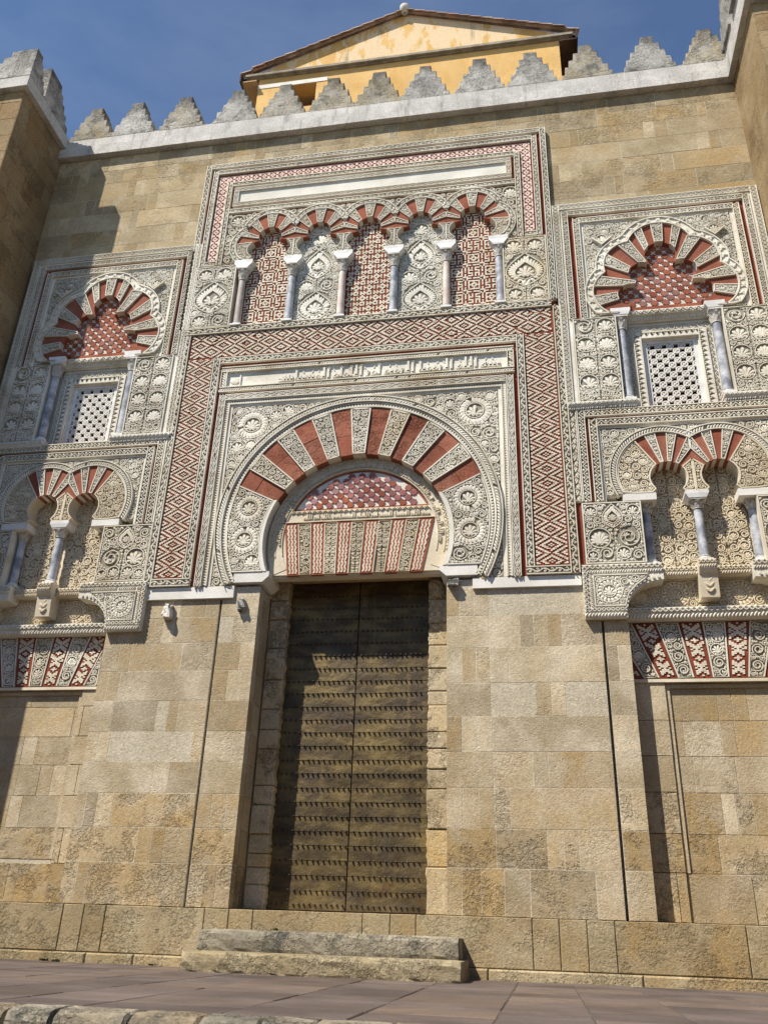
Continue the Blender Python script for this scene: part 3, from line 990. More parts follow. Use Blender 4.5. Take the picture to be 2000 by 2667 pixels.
# plinth course that everything stands on
random.seed(41)
pl = thing("plinth", "long low course of big worn plinth stones running under the whole front", "plinth", (0, 0.05, 0))
xs = [-7.2, -6.2, -5.1, -4.4, -3.186, -2.93, -2.665, -1.487, -1.207, -0.929, 0.30, 0.60, 0.88, 2.10, 2.376, 2.659, 2.94, 4.218, 5.1, 6.0, 7.2]
for a, b in zip(xs[:-1], xs[1:]):
    t, h, e = pick(b - a, 0.5, 0.0)
    block(pl, a, b, 0.105, 0.588, 0.03, 0.5, M_PLINTH, "plinth_stone", tint=t * 0.4 - 0.03, hue=min(1, h * 0.6 + 0.25), erode=random.choice((0.2, 0.5, 0.8)), ch=0.006, gap=0.004)
x = -7.2
while x < 7.2:
    b = x + random.uniform(0.45, 1.6)
    block(pl, x, min(b, 7.2), -0.1, 0.104, -0.005, 0.5, M_PLINTH, "footing_stone", tint=random.uniform(-0.05, 0.15), hue=random.uniform(0, 0.5), erode=0.8, ch=0.016)
    x = b
mb = MB(); mb.box(-7.2, 7.2, 0.055, 0.9, -0.1, 0.57); mb.build("mortar_core", M_MORTAR, pl)

# ------------------------------------------------------------------ upper wall, cornice and crenellations
random.seed(51)
uw = thing("crenellated_wall", "tall sandy ashlar wall with a whitewashed cornice and stepped merlons above the carved portal", "wall", (0, 0.08, 0.6))
UP_Z = [12.53, 12.22, 11.85, 11.475, 11.09, 10.72, 10.34]
lists_r = [[3.09, 3.40, 3.66, 3.85, 4.6, 5.05], [3.66, 5.04, 5.22, 5.35], [3.2, 3.34, 4.36, 4.52, 4.73], [3.97, 5.13, 5.31, 5.48], [3.0, 3.17, 3.34, 4.54, 4.73],
           [3.67, 3.82, 3.95, 5.03], [3.4, 4.1, 4.3]]
def up_rows(top, lists):
    zs = [top] + UP_Z
    return [(zs[i + 1], zs[i], lists[i]) for i in range(len(UP_Z))]
_tm = M_ASH_UP
def courses_up(rows, xa, xb):
    for z0, z1, js in rows:
        xs = [xa] + sorted(j for j in js if xa + 0.04 < j < xb - 0.04) + [xb]
        for a, b in zip(xs[:-1], xs[1:]):
            r = random.random()
            t, h, e = pick(b - a, 5.0, var=0.10, warm=0.35)
            er = 0.6 if z1 > 12.3 or random.random() < 0.2 else e * 0.7
            block(uw, a, b, z0, z1, 0.08, 0.12, M_ASH_UP, tint=t, hue=h, erode=er)
courses_up(up_rows(12.88, lists_r), 2.83, 5.849)
courses_up(up_rows(12.88, [rand_joints(-5.884, -2.95) for _ in UP_Z]), -5.884, -2.93)
courses_up([(12.24, 12.53, rand_joints(-2.93, 2.83)), (12.53, 12.88, rand_joints(-2.93, 2.83))], -2.93, 2.83)
mb = MB(); mb.box(-5.95, 5.95, 0.46, 1.2, 6.0, 13.2); mb.box(-5.95, 5.95, 0.19, 0.455, 10.80, 13.2); mb.box(-5.95, -5.80, 0.10, 0.46, 3.0, 10.8); mb.box(5.80, 5.95, 0.10, 0.46, 3.0, 10.8); mb.build("wall_core", M_MORTAR, uw)
for bx in ((-5.88, -2.94, 10.35, 12.87), (2.84, 5.845, 10.35, 12.87), (-2.93, 2.83, 12.25, 12.87)):
    mb = MB(); mb.box(bx[0], bx[1], 0.0825, 0.189, bx[2], bx[3]); mb.build("mortar_core", M_MORTAR, uw)
mb = MB()
def cornice_prof(prof, x0, x1):
    n = len(prof)
    vs = [(x0, y, z) for y, z in prof] + [(x1, y, z) for y, z in prof]
    return vs, [(i, (i + 1) % n, n + (i + 1) % n, n + i) for i in range(n)] + [tuple(range(n)), tuple(range(2 * n - 1, n - 1, -1))]
xs = [-5.88]
while xs[-1] < 5.3:
    xs.append(xs[-1] + random.uniform(1.6, 2.6))
xs[-1] = 5.80
for a, b in zip(xs[:-1], xs[1:]):
    for nm, prof in (("cornice_fascia", [(0.30, 12.885), (-0.040, 12.885), (-0.036, 13.112), (0.045, 13.126), (0.30, 13.126)]),
                     ("cornice_coping", [(0.45, 13.140), (-0.004, 13.140), (-0.002, 13.335), (0.02, 13.36), (0.45, 13.36)])):
        mb = MB()
        dz = random.uniform(-0.004, 0.004)
        vs, fs = cornice_prof([(y + random.uniform(-.003, .003), z + dz) for y, z in prof], a + 0.001, b - 0.001)
        mb.add(vs, fs)
        o = mb.build(nm, M_CORN, uw)
        o["tint"] = random.uniform(-0.06, 0.05)

def merlon_pts(hw, z0, steps=5, h=0.80, rng=random, left=True, right=True):
    """stepped outline, half-width hw at the base"""
    r, l = [], []
    x = hw
    z = z0
    lev = [0.13] + [(h - 0.13) / (steps - 1)] * (steps - 1)
    wd = [hw, hw * 0.86, hw * 0.67, hw * 0.48, hw * 0.29][:steps]
    for side, out in ((1, r), (-1, l)):
        z = z0
        for i in range(steps):
            jx = rng.uniform(-0.012, 0.012)
            out.append((side * (wd[i] + jx), z + rng.uniform(-0.006, 0.006)))
            z += lev[i]
            out.append((side * (wd[i] + jx - rng.uniform(0.0, 0.022)), z + rng.uniform(-0.014, 0.01)))
            if i < steps - 1:
                pass
    r[0] = (hw, z0); l[0] = (-hw, z0)
    return r + l[::-1]

def merlon_mesh(rng, hw, h, th):
    mb = MB()
    pts = merlon_pts(hw, 0.0, 5, h, rng)
    mb.cham(pts, th, 0.0, 0.012)
    # back face
    n = len(pts)
    mb.f.append(tuple(range(n - 1, -1, -1))); mb.m.append(0)
    return mb
rngm = random.Random(77)
for i, x in enumerate((-5.40, -4.58, -3.63, -2.605, -1.73, -0.825, 0.005, 0.84, 1.785, 2.67, 3.59, 4.605, 5.545)):
    mb = merlon_mesh(rngm, 0.425, 0.835, 0.27)
    mb.v = [(a + x, b + 0.05 + rngm.uniform(-.004, .004), c + 13.40) for a, b, c in mb.v]
    o = mb.build("merlon", M_MERLON, uw)
    o["tint"] = rngm.uniform(-0.12, 0.08); o["erode"] = rngm.uniform(0.6, 1.0); o["hue"] = rngm.choice((0, 0, 0.4, 0.7))
mb = MB(); mb.box(-5.85, 5.85, 0.06, 0.45, 13.355, 13.43); o = mb.build("merlon_bed", M_MERLON, uw); o["tint"] = -0.15

# ------------------------------------------------------------------ flanking towers
def tower(label, sgn, xface, yfront, zc0, zc1, seed):
    random.seed(seed)
    xo = xface + sgn * 3.0
    t = thing("buttress_tower", label, "tower", (xface + sgn * 1.5, yfront + 1.0, 0), "buttress towers beside the portal")
    x0, x1 = min(xface, xo), max(xface, xo)
    mb = MB(); mb.box(x0 + 0.006, x1, yfront + 0.006, 1.6, -0.1, zc0 + 0.05); mb.build("mortar_core", M_TOWER, t)
    # courses on the inner face (looks along x) and on the front face
    z = 0.59
    k = 0
    while z < zc0 - 0.02:
        z1 = min(z + random.uniform(0.36, 0.42), zc0)
        if z1 - z < 0.12:
            z1 = zc0
        ys = [yfront] + sorted(random.sample([yfront + 0.28 + 0.1 * q for q in range(9)], 2)) + [0.075]
        for a, b in zip(ys[:-1], ys[1:]):
            ti, h, e = pick(b - a, 5, warm=0.45, var=0.06)
            mb = MB()
            s = -sgn
            d = 0.010
            mb.box(min(xface, xface + s * d) , max(xface, xface + s * d), a + 0.002, b - 0.002, z + 0.002, z1 - 0.002)
            o = mb.build("ashlar_block", M_TOWER, t); o["tint"] = ti * 0.5; o["hue"] = h * 0.6; o["erode"] = 0.2 if random.random() < 0.7 else 0.8
        if z > 5.0:
            for a, b in zip([0, 0.35, 0.95, 1.2], [0.35, 0.95, 1.2, 2.2]):
                xa, xb = xface + sgn * a, xface + sgn * b
                ti, h, e = pick(b - a, 5, warm=0.5, var=0.06)
                block(t, min(xa, xb), max(xa, xb), z, z1, yfront, 0.05, M_TOWER, tint=ti * 0.5, hue=h * 0.7, erode=e)
        z = z1
    # cornice wraps the two visible faces
    pr = 0.105
    mb = MB()
    mb.box(min(xface - sgn * pr, xo), max(xface - sgn * pr, xo), yfront - pr, 0.5, zc0, zc1)
    o = mb.build("cornice", M_CORN, t); o["tint"] = -0.06
    return t
tl = tower("left buttress tower whose dark inner face shades the carved bay beside it", -1, -5.884, -1.26, 13.13, 13.38, 61)
tr = tower("right buttress tower with a cracked sandy inner face at the picture edge", 1, 5.849, -1.23, 12.885, 13.36, 62)
rngm = random.Random(5)
def half_merlon(par, pts_yz, x0, x1, seed):
    """merlon standing on a tower's side: outline in (y, z), thickness along x"""
    n = len(pts_yz)
    vs = [(x0, y, z) for y, z in pts_yz] + [(x1, y, z) for y, z in pts_yz]
    mb = MB()
    mb.add(vs, [(i, (i + 1) % n, n + (i + 1) % n, n + i) for i in range(n)] + [tuple(range(n)), tuple(range(2 * n - 1, n - 1, -1))])
    o = mb.build("merlon", M_MERLON, par)
    o["erode"] = 1.0; o["tint"] = -0.08
    return o
def steps(y0, y1, z0, z1, n, rng):
    """profile rising from (y1,z0) to (y0,z1) in n steps"""
    pts = []
    for i in range(n):
        y = y1 + (y0 - y1) * i / n
        za = z0 + (z1 - z0) * i / n
        zb = z0 + (z1 - z0) * (i + 1) / n
        pts += [(y + rng.uniform(-.01, .01), za + rng.uniform(-.01, .01)), (y - 0.02, zb + rng.uniform(-.015, .01))]
    return pts
# left tower: corner merlon stepping back along both faces, then a half merlon against the wall
half_merlon(tl, [(-1.37, 13.38)] + steps(-1.24, -0.93, 13.38, 14.05, 5, rngm) + [(-1.37, 14.06)], -6.10, -5.775, 1)
mb = MB()
pts = [(-6.75, 13.38), (-6.104, 13.38), (-6.104, 14.05), (-6.25, 14.05), (-6.25, 13.92), (-6.38, 13.92), (-6.38, 13.78), (-6.5, 13.78), (-6.5, 13.64), (-6.62, 13.64), (-6.62, 13.52), (-6.75, 13.52)]
mb.prism(pts, -1.05, -1.372); n = len(pts); mb.f.append(tuple(range(n - 1, -1, -1))); mb.m.append(0)
o = mb.build("merlon", M_MERLON, tl); o["erode"] = 1.0
half_merlon(tl, [(-0.88, 13.38)] + steps(-0.62, -0.10, 13.40, 14.16, 5, rngm) + [(-0.90, 14.17)], -6.08, -5.79, 2)
half_merlon(tl, [(-0.93, 13.38), (0.3, 13.38), (0.3, 13.45), (-0.93, 13.45)], -6.3, -6.085, 3)
# right tower merlons lean over the inner face
half_merlon(tr, [(-0.62, 13.36)] + steps(-0.50, -0.10, 13.36, 14.15, 4, rngm) + [(-0.62, 14.18)], 5.70, 6.05, 4)
half_merlon(tr, [(-1.25, 13.36)] + steps(-1.15, -0.78, 13.36, 14.2, 4, rngm) + [(-1.25, 14.2)], 5.68, 6.05, 5)
mb = MB(); mb.box(5.852, 9.0, -1.2, 1.5, 13.36, 13.5); o = mb.build("merlon_bed", M_MERLON, tr)

# wire strung behind the merlons
mb = MB()
for z in (13.93,):
    pts = [(x, z + 0.004 * math.sin(x * 3)) for x in np.linspace(-5.8, 5.8, 30)]
    ribbon(mb, pts, 0.016, 0.50, 0.016)
o = mb.build("guard_wire", M_WIRE, None); o["label"] = "thin dark wire strung along the wall top behind the stepped merlons"; o["category"] = "wire"

# ------------------------------------------------------------------ yellow gabled building behind
random.seed(71)
yb_ = thing("yellow_gable_house", "yellow stuccoed gable end with a clay tile roof rising behind the merlons", "building", (-0.4, 5.0, 0))
YW, YD = 5.0, 12.0
zr, ze = 23.12, 21.36
mb = MB()
wl, wr = -4.44, 3.63
x_a, x_b, wz0, wz1 = -3.49, -2.80, 20.05, 20.94
mb.prism([(wl, 0), (x_a, 0), (x_a, ze), (wl, ze)], YW + 0.4, YW)
mb.prism([(x_b, 0), (wr, 0), (wr, ze), (x_b, ze)], YW + 0.4, YW)
mb.prism(rect(x_a, x_b, 0, wz0), YW + 0.4, YW)
mb.prism(rect(x_a, x_b, wz1, ze), YW + 0.4, YW)
mb.prism([(-4.72, ze + 0.09), (3.90, ze + 0.09), (3.90, ze + 0.16), (-0.42, zr + 0.15), (-4.72, ze + 0.16)], YW + 0.4, YW - 0.004)
mb.box(wr - 0.3, wr, YW + 0.4, YD, 0, ze)
mb.box(wl, wl + 0.3, YW + 0.4, YD, 0, ze)
mb.build("wall", M_YEL, yb_)
mb = MB(); mb.box(wl - 0.012, -2.5, YW - 0.014, YW - 0.001, 20.955, 21.10)
mb.build("white_band", M_PLASTER, yb_)
mb = MB(); mb.box(x_a - 0.1, x_b + 0.1, YW + 1.3, YW + 1.4, wz0 - 1.0, wz1 + 0.3); mb.box(x_a - 0.1, x_b + 0.1, YW + 0.401, YW + 1.3, wz1 + 0.01, wz1 + 0.3)
w_ = mb.build("window", M_SOFF, yb_)
mb = MB()
for q in range(6):
    mb.box(x_a + 0.001, x_b - 0.001, YW + 0.3, YW + 0.33, wz0 + 0.02 + q * 0.075, wz0 + 0.06 + q * 0.075)
mb.build("shutter_slats", M_RED, w_)
mb = MB(); mb.box(-4.80, 3.98, YW - 0.13, YW - 0.005, ze + 0.005, ze + 0.085); mb.box(-4.70, 3.88, YW - 0.06, YW - 0.004, ze - 0.03, ze + 0.004)
mb.build("string_moulding", M_EAVE, yb_)
mb = MB()
mb.box(-4.86, -4.442, YW - 0.19, YD, ze - 0.30, ze - 0.26); mb.build("eave_soffit", M_SOFF, yb_)
for bx in ((3.632, 4.05, YW - 0.19, YD, ze - 0.30, ze - 0.26), (-4.90, -4.862, YW - 0.25, YD, ze - 0.33, ze + 0.02), (4.052, 4.09, YW - 0.25, YD, ze - 0.33, ze + 0.02)):
    mb = MB(); mb.box(*bx); mb.build("eave_board", M_TIMBER, yb_)
for q in range(8):
    mb = MB(); mb.box(3.632, 4.05, YW + 0.2 + q * 0.55, YW + 0.3 + q * 0.55, ze - 0.255, ze - 0.09); mb.build("rafter", M_TIMBER, yb_)
mb = MB()
for sx, xe in ((-1, -4.95), (1, 4.12)):
    a, b = (-0.42, zr + 0.07), (xe, ze + 0.05)
    p = [a, b, (b[0], b[1] + 0.07), (a[0], a[1] + 0.09)]
    if sx > 0:
        p = p[::-1]
    p = p if sx > 0 else p
    mb.prism(p, YD, YW + 0.03)
    mb.f.append(tuple(reversed(mb.f[-1]))); mb.m.append(0)
rf = mb.build("roof", M_TIMBER, yb_)
def tile(x0, z0, x1, z1, y0, r, under, par):
    """half-round clay tile running from (x0,z0) up to (x1,z1) at depth y0"""
    n = 6
    vs, fs = [], []
    L = math.hypot(x1 - x0, z1 - z0)
    nx, nz = -(z1 - z0) / L, (x1 - x0) / L
    if nz < 0:
        nx, nz = -nx, -nz
    for e, (px, pz, rr) in enumerate(((x0, z0, r), (x1, z1, r * 0.82))):
        for k in range(n + 1):
            a = PI * k / n
            off = rr * math.sin(a) * (-1 if under else 1)
            vs.append((px + nx * off, y0 + rr * math.cos(a), pz + nz * off))
        for k in range(n + 1):
            a = PI * k / n
            off = (rr - 0.016) * math.sin(a) * (-1 if under else 1)
            vs.append((px + nx * off, y0 + (rr - 0.016) * math.cos(a), pz + nz * off))
    m = 2 * (n + 1)
    for k in range(n):
        fs.append((k, k + 1, m + k + 1, m + k))
        fs.append((n + 1 + k, m + n + 1 + k, m + n + 2 + k, n + 2 + k))
        fs.append((k, n + 1 + k, n + 2 + k, k + 1))
    fs.append((0, m, m + n + 1, n + 1)); fs.append((n, 2 * n + 1, m + 2 * n + 1, m + n))
    mb = MB(); mb.add(vs, fs)
    o = mb.build("roof_tile", M_TILE, rf)
    o["tint"] = random.uniform(-0.25, 0.35); o["hue"] = random.uniform(0, 0.8)
for (xe, sg) in ((-4.97, 1), (4.14, -1)):
    n = 15
    for k in range(n):
        t0, t1 = k / n, (k + 1.18) / n
        P0 = lambda t: (xe + (-0.42 - xe) * t, ze + 0.10 + (zr + 0.10 - ze - 0.10) * t)
        (xa, za), (xb, zb) = P0(t0), P0(min(t1, 1.0))
        tile(xa, za + 0.055, xb, zb + 0.035, YW - 0.05, 0.09, False, rf)
        if k > 0:
            tile(xa + 0.05 * sg, za + 0.05, xb + 0.05 * sg, zb + 0.03, YW - 0.135, 0.07, False, rf)
            tile(xa, za + 0.055, xb, zb + 0.035, YW + 0.22, 0.09, False, rf)
tile(-0.42, zr + 0.2, -0.42 + 0.001, zr + 0.2, YW + 3, 0.05, False, rf)
mb = MB()
ns = 12
vs, fs = [], []
for (r, z) in ((0.02, zr + 0.06), (0.09, zr + 0.05), (0.125, zr + 0.20), (0.14, zr + 0.28), (0.10, zr + 0.34), (0.01, zr + 0.36)):
    for k in range(ns):
        vs.append((-0.43 + r * math.cos(2 * PI * k / ns), YW - 0.12 + r * math.sin(2 * PI * k / ns), z))
for i in range(5):
    for k in range(ns):
        fs.append((i * ns + k, i * ns + (k + 1) % ns, (i + 1) * ns + (k + 1) % ns, (i + 1) * ns + k))
mb.add(vs, fs)
mb.build("ridge_cap", M_CAPITAL, rf, smooth=True)

# ------------------------------------------------------------------ ground
random.seed(81)
pv = MB(); pv.box(-14, 14, -5.08, 0.3, -0.5, -0.006)
pave = structure(pv.build("pavement", M_GROUT))
xx = -7.2
while xx < 6.2:
    w = random.uniform(0.50, 0.78)
    y = -5.07
    while y < -0.01:
        l = random.uniform(0.34, 0.66)
        y1 = min(y + l, -0.006)
        if -0.006 - y1 < 0.15:
            y1 = -0.006
        g = 0.0035
        mb = MB()
        dz = random.uniform(-0.002, 0.002)
        tl_ = random.uniform(-0.0012, 0.0012)
        x0, x1, y0_, y1_ = xx + g, xx + w - g, y + g * 0.8, y1 - g * 0.8
        c = 0.006
        j = lambda: random.uniform(-0.003, 0.003)
        vs = [(x0 + j(), y0_ + j(), -0.012), (x1 + j(), y0_ + j(), -0.012), (x1 + j(), y1_ + j(), -0.012), (x0 + j(), y1_ + j(), -0.012)]
        top = [(v[0] + (c if v[0] < xx + w / 2 else -c), v[1] + (c if v[1] < (y + y1) / 2 else -c), dz + tl_ * q) for q, v in enumerate(vs)]
        mid = [(v[0], v[1], dz - 0.006) for v in vs]
        mb.add(vs + mid + top, [(0, 1, 5, 4), (1, 2, 6, 5), (2, 3, 7, 6), (3, 0, 4, 7), (4, 5, 9, 8), (5, 6, 10, 9), (6, 7, 11, 10), (7, 4, 8, 11), (8, 9, 10, 11)])
        o = mb.build("paver", M_PAVER, pave)
        o["tint"] = random.gauss(0.0, 0.10); o["hue"] = max(0, random.gauss(0.15, 0.3))
        y = y1
    xx += w
kb = MB(); kb.box(-14, 14, -5.30, -5.085, -1.3, -0.04)
kerb = structure(kb.build("kerb", M_GROUT))
x = -6.0
while x < 6.0:
    w = random.uniform(0.24, 0.46)
    for z0, z1 in ((-0.30, 0.0), (-0.62, -0.305)):
        mb = MB()
        n = 6
        pts = [(-5.335 + 0.02 * random.random(), z0), (-5.083, z0), (-5.083, z1 - .004), (-5.14, z1), (-5.27, z1 - 0.006), (-5.315, z1 - 0.022), (-5.335, z1 - 0.06)]
        nn = len(pts)
        vs = []
        for t in (0.0, 0.04, 0.3, 0.7, 0.96, 1.0):
            s = 0.012 if t in (0.0, 1.0) else 0.0
            for (py, pz) in pts:
                jj = 0.010
                vs.append((x + 0.005 + (w - 0.01) * t, py + (s + random.uniform(-jj, jj) if py < -5.2 else 0), pz - (s if pz > z0 + 0.1 else 0) + (random.uniform(-jj, jj) * 0.5 if pz > z0 + .1 else 0)))
        fs = []
        for i in range(5):
            for k in range(nn):
                fs.append((i * nn + k, i * nn + (k + 1) % nn, (i + 1) * nn + (k + 1) % nn, (i + 1) * nn + k))
        fs += [tuple(range(nn - 1, -1, -1)), tuple(range(5 * nn, 6 * nn))]
        mb.add(vs, fs)
        o = mb.build("kerb_stone", M_KERB, kerb)
        o["tint"] = random.gauss(0, 0.08); o["hue"] = max(0, random.gauss(0.2, 0.3)); o["erode"] = random.uniform(0.5, 1.0)
    x += w
mb = MB(); mb.box(-600, 600, -900, 900, -1.4, -1.2); structure(mb.build("street", M_STREET))

oh = MB()  # houses across the street, unseen behind the camera; added to cut the sky fill
for hx0, hx1, hz in ((-40, -14, 9.2), (-14, 2, 8.0), (2, 15, 9.6), (15, 40, 8.4)):
    oh.box(hx0, hx1 - 0.05, -26.0, -16.5, -1.2, hz)
    oh.box(hx0, hx1 - 0.05, -16.5, -16.25, hz - 0.25, hz)
    for wx in np.arange(hx0 + 1.6, hx1 - 1.6, 2.6):
        for wz in (0.6, 4.2):
            oh.box(wx, wx + 1.0, -16.5, -16.44, wz, wz + 1.8)
structure(oh.build("opposite_houses", M_STUC_W))

# doorsteps: two worn blocks
def step_stone(label, x0, x1, y0, y1, z0, z1, seed, mat):
    rng = random.Random(seed)
    nx, prof = 34, []
    c = 0.03
    prof = [(y1, z0), (y1, z1), ((y0 + y1) / 2, z1), (y0 + 0.05, z1 - 0.004), (y0 + 0.018, z1 - 0.02), (y0 + 0.004, z1 - 0.05), (y0, (z0 + z1) / 2), (y0 + 0.004, z0 + 0.03), (y0 + 0.012, z0)]
    vs, fs = [], []
    npf = len(prof)
    for i in range(nx + 1):
        x = x0 + (x1 - x0) * i / nx
        s = 0.02 if i in (0, nx) else 0.0
        for (py, pz) in prof:
            j = 0.009 if py < (y0 + y1) / 2 - 0.01 else 0.0
            vs.append((x + rng.uniform(-.004, .004), py + (s if py < y1 - .01 else 0) + rng.uniform(-j, j), pz + (rng.uniform(-j, j) - s * 0.5 if pz > z0 + .01 else 0)))
    for i in range(nx):
        for k in range(npf):
            fs.append((i * npf + k, (i + 1) * npf + k, (i + 1) * npf + (k + 1) % npf, i * npf + (k + 1) % npf))
    fs += [tuple(range(npf)), tuple(range((nx + 1) * npf - 1, nx * npf - 1, -1))]
    mb = MB(); mb.add(vs, fs)
    cx_, cy_ = (x0 + x1) / 2, (y0 + y1) / 2
    mb.v = [(a - cx_, b - cy_, q - z0) for a, b, q in mb.v]
    o = mb.build("doorstep", mat, None, (cx_, cy_, z0))
    o["label"] = label; o["category"] = "step"; o["group"] = "worn stone doorsteps"; o["erode"] = 0.9
    return o
step_stone("lower worn yellowish stone step lying on the pavement before the door", -1.325, 1.435, -0.96, 0.024, -0.01, 0.182, 1, M_PLINTH)["tint"] = -0.08
step_stone("upper grey weathered stone step on top of the lower one", -1.33, 1.375, -0.52, 0.024, 0.184, 0.385, 2, M_STEP)

# weeds in the joints at the wall foot
def weed(label, x, y, z, s, seed):
    rng = random.Random(seed)
    mb = MB()
    for k in range(34):
        a = rng.uniform(0, 2 * PI); e = rng.uniform(0.3, 1.3); l = s * rng.uniform(0.5, 1.0); w = l * 0.22
        bx, by = rng.uniform(-s, s) * 1.1, rng.uniform(-0.3, 0.1) * s
        dx, dy, dz = math.cos(a) * math.cos(e), math.sin(a) * math.cos(e) * 0.6 - 0.2, math.sin(e)
        px, py = -math.sin(a) * w, math.cos(a) * w
        mb.add([(bx, by, 0), (bx + dx * l * .5 + px, by + dy * l * .5 + py, dz * l * .5), (bx + dx * l, by + dy * l, dz * l * 0.9), (bx + dx * l * .5 - px, by + dy * l * .5 - py, dz * l * .5)], [(0, 1, 2, 3)])
    o = mb.build("weed", M_WEED, None, (x, y, z))
    o["label"] = label; o["category"] = "weed"; o["group"] = "weeds in the stone joints"
weed("tiny green weed left of the doorsteps, farthest from them", -3.26, -0.03, 0.0, 0.05, 1)
weed("tiny green weed at the wall foot next to another one left of the steps", -3.13, -0.03, 0.0, 0.045, 2)
weed("tiny green weed at the wall foot just left of the lower doorstep", -2.0, -0.03, 0.0, 0.04, 3)
weed("tiny green weed behind the upper doorstep below the door threshold", -0.66, 0.0, 0.385, 0.04, 4)
# ------------------------------------------------------------------ mosaics, lettering, columns
RUN = 2
def mosaic(parent, name, x0, x1, z0, z1, cw, chh, fn, yb, yf, mat, drop=0.0, seed=1, gap=0.0016, clip=None, kind="stuff"):
    """raised little bricks: fn(col, row) counted from the field's centre; equal neighbours in a row become one brick run"""
    rng = random.Random(seed)
    nc = int((x1 - x0) / cw) | 1
    if nc * cw > x1 - x0 + 1e-6:
        nc -= 2
    nr = int((z1 - z0) / chh)
    xs = (x0 + x1) / 2 - nc * cw / 2
    zs = (z0 + z1) / 2 - nr * chh / 2
    mb = MB()
    for r in range(nr):
        za, zb = zs + r * chh + gap, zs + (r + 1) * chh - gap
        c = 0
        while c < nc:
            if not fn(c - nc // 2, r - nr // 2) or (drop and rng.random() < drop):
                c += 1
                continue
            e = c + 1
            while e < nc and e - c < RUN and fn(e - nc // 2, r - nr // 2):
                e += 1
            xa, xb = xs + c * cw + gap, xs + e * cw - gap
            if clip is None or (clip(xa, za) and clip(xb, zb)):
                y = yf + rng.uniform(-0.003, 0.003)
                mb.add([(xa, yb, za), (xb, yb, za), (xb, yb, zb), (xa, yb, zb), (xa, y, za), (xb, y, za), (xb, y, zb), (xa, y, zb)],
                       [(0, 1, 5, 4), (1, 2, 6, 5), (2, 3, 7, 6), (3, 0, 4, 7), (4, 5, 6, 7)])
            c = e
    return mb.build(name, mat, parent, kind=kind)

def diamond(c, r, per=14, axis='v'):
    if axis == 'v':
        rr = abs((r + per // 2) % per - per // 2); d = abs(c) + rr
    else:
        cc = abs((c + per // 2) % per - per // 2); d = cc + abs((r + per // 2) % per - per // 2)
    return d == 1 or d in (4, 5) or d in (8, 9) or d in (12, 13)

TEXT = "BSM ALLH ALRHMN ALRHYM AMR ALAMAM ALMSTNSR BALLH ABD ALLH ALHKM AMYR ALMWMNYN"
def kufic(mb, x0, x1, z0, z1, yb, h, M=None, text=TEXT):
    """angular Kufic strokes running right to left"""
    H = z1 - z0
    t = H * 0.145
    x = x1
    i = 0
    def bar(u0, v0, u1, v1, w=t):
        ribbon(mb, [(u0, z0 + v0 * H), (u1, z0 + v1 * H)], w, yb, h, M)
    while x > x0 + H * 0.3:
        ch = text[i % len(text)]; i += 1
        if ch == ' ':
            x -= H * 0.20; continue
        if ch == 'A':
            bar(x - t, 0.1, x - t, 0.95); bar(x - t * 1.6, 0.93, x - t * 0.2, 0.8, t * 0.5); w = 2.1 * t
        elif ch == 'L':
            bar(x - t, 0.1, x - t, 0.98); bar(x - t * 0.4, 0.14, x - H * 0.42, 0.14); w = H * 0.36
        elif ch in 'BTY':
            bar(x - t, 0.1, x - t, 0.42); bar(x - t * .4, 0.14, x - H * .3, 0.14); w = H * 0.28
        elif ch == 'N':
            bar(x - t, 0.1, x - t, 0.45); bar(x - t * .4, 0.14, x - H * .42, 0.14); bar(x - H * .42, 0.1, x - H * .42, 0.88); w = H * 0.58
        elif ch == 'S':
            for k in range(3):
                bar(x - t - k * t * 1.7, 0.1, x - t - k * t * 1.7, 0.45)
            bar(x - t * .4, 0.14, x - H * .66, 0.14); w = H * 0.64
        elif ch in 'MHW':
            ring(mb, x - H * .17, z0 + H * 0.27, H * 0.12, t * .85, yb, h, M, 8); bar(x - H * .2, 0.14, x - H * .42, 0.14); w = H * 0.40
        elif ch in 'RD':
            bar(x - t * .6, 0.36, x - H * .22, 0.36); bar(x - H * .22, 0.4, x - H * .3, 0.0); w = H * 0.36
        else:
            bar(x - t * .4, 0.14, x - H * .5, 0.14); bar(x - t * .4, 0.5, x - H * .45, 0.5); bar(x - H * .45, 0.55, x - H * .2, 0.1); w = H * 0.52
        x -= w

def lathe(prof, n=18, cx=0, cy=0):
    vs, fs = [], []
    for r, z in prof:
        for k in range(n):
            vs.append((cx + r * math.cos(2 * PI * k / n), cy + r * math.sin(2 * PI * k / n), z))
    for i in range(len(prof) - 1):
        for k in range(n):
            fs.append((i * n + k, i * n + (k + 1) % n, (i + 1) * n + (k + 1) % n, (i + 1) * n + k))
    return vs, fs

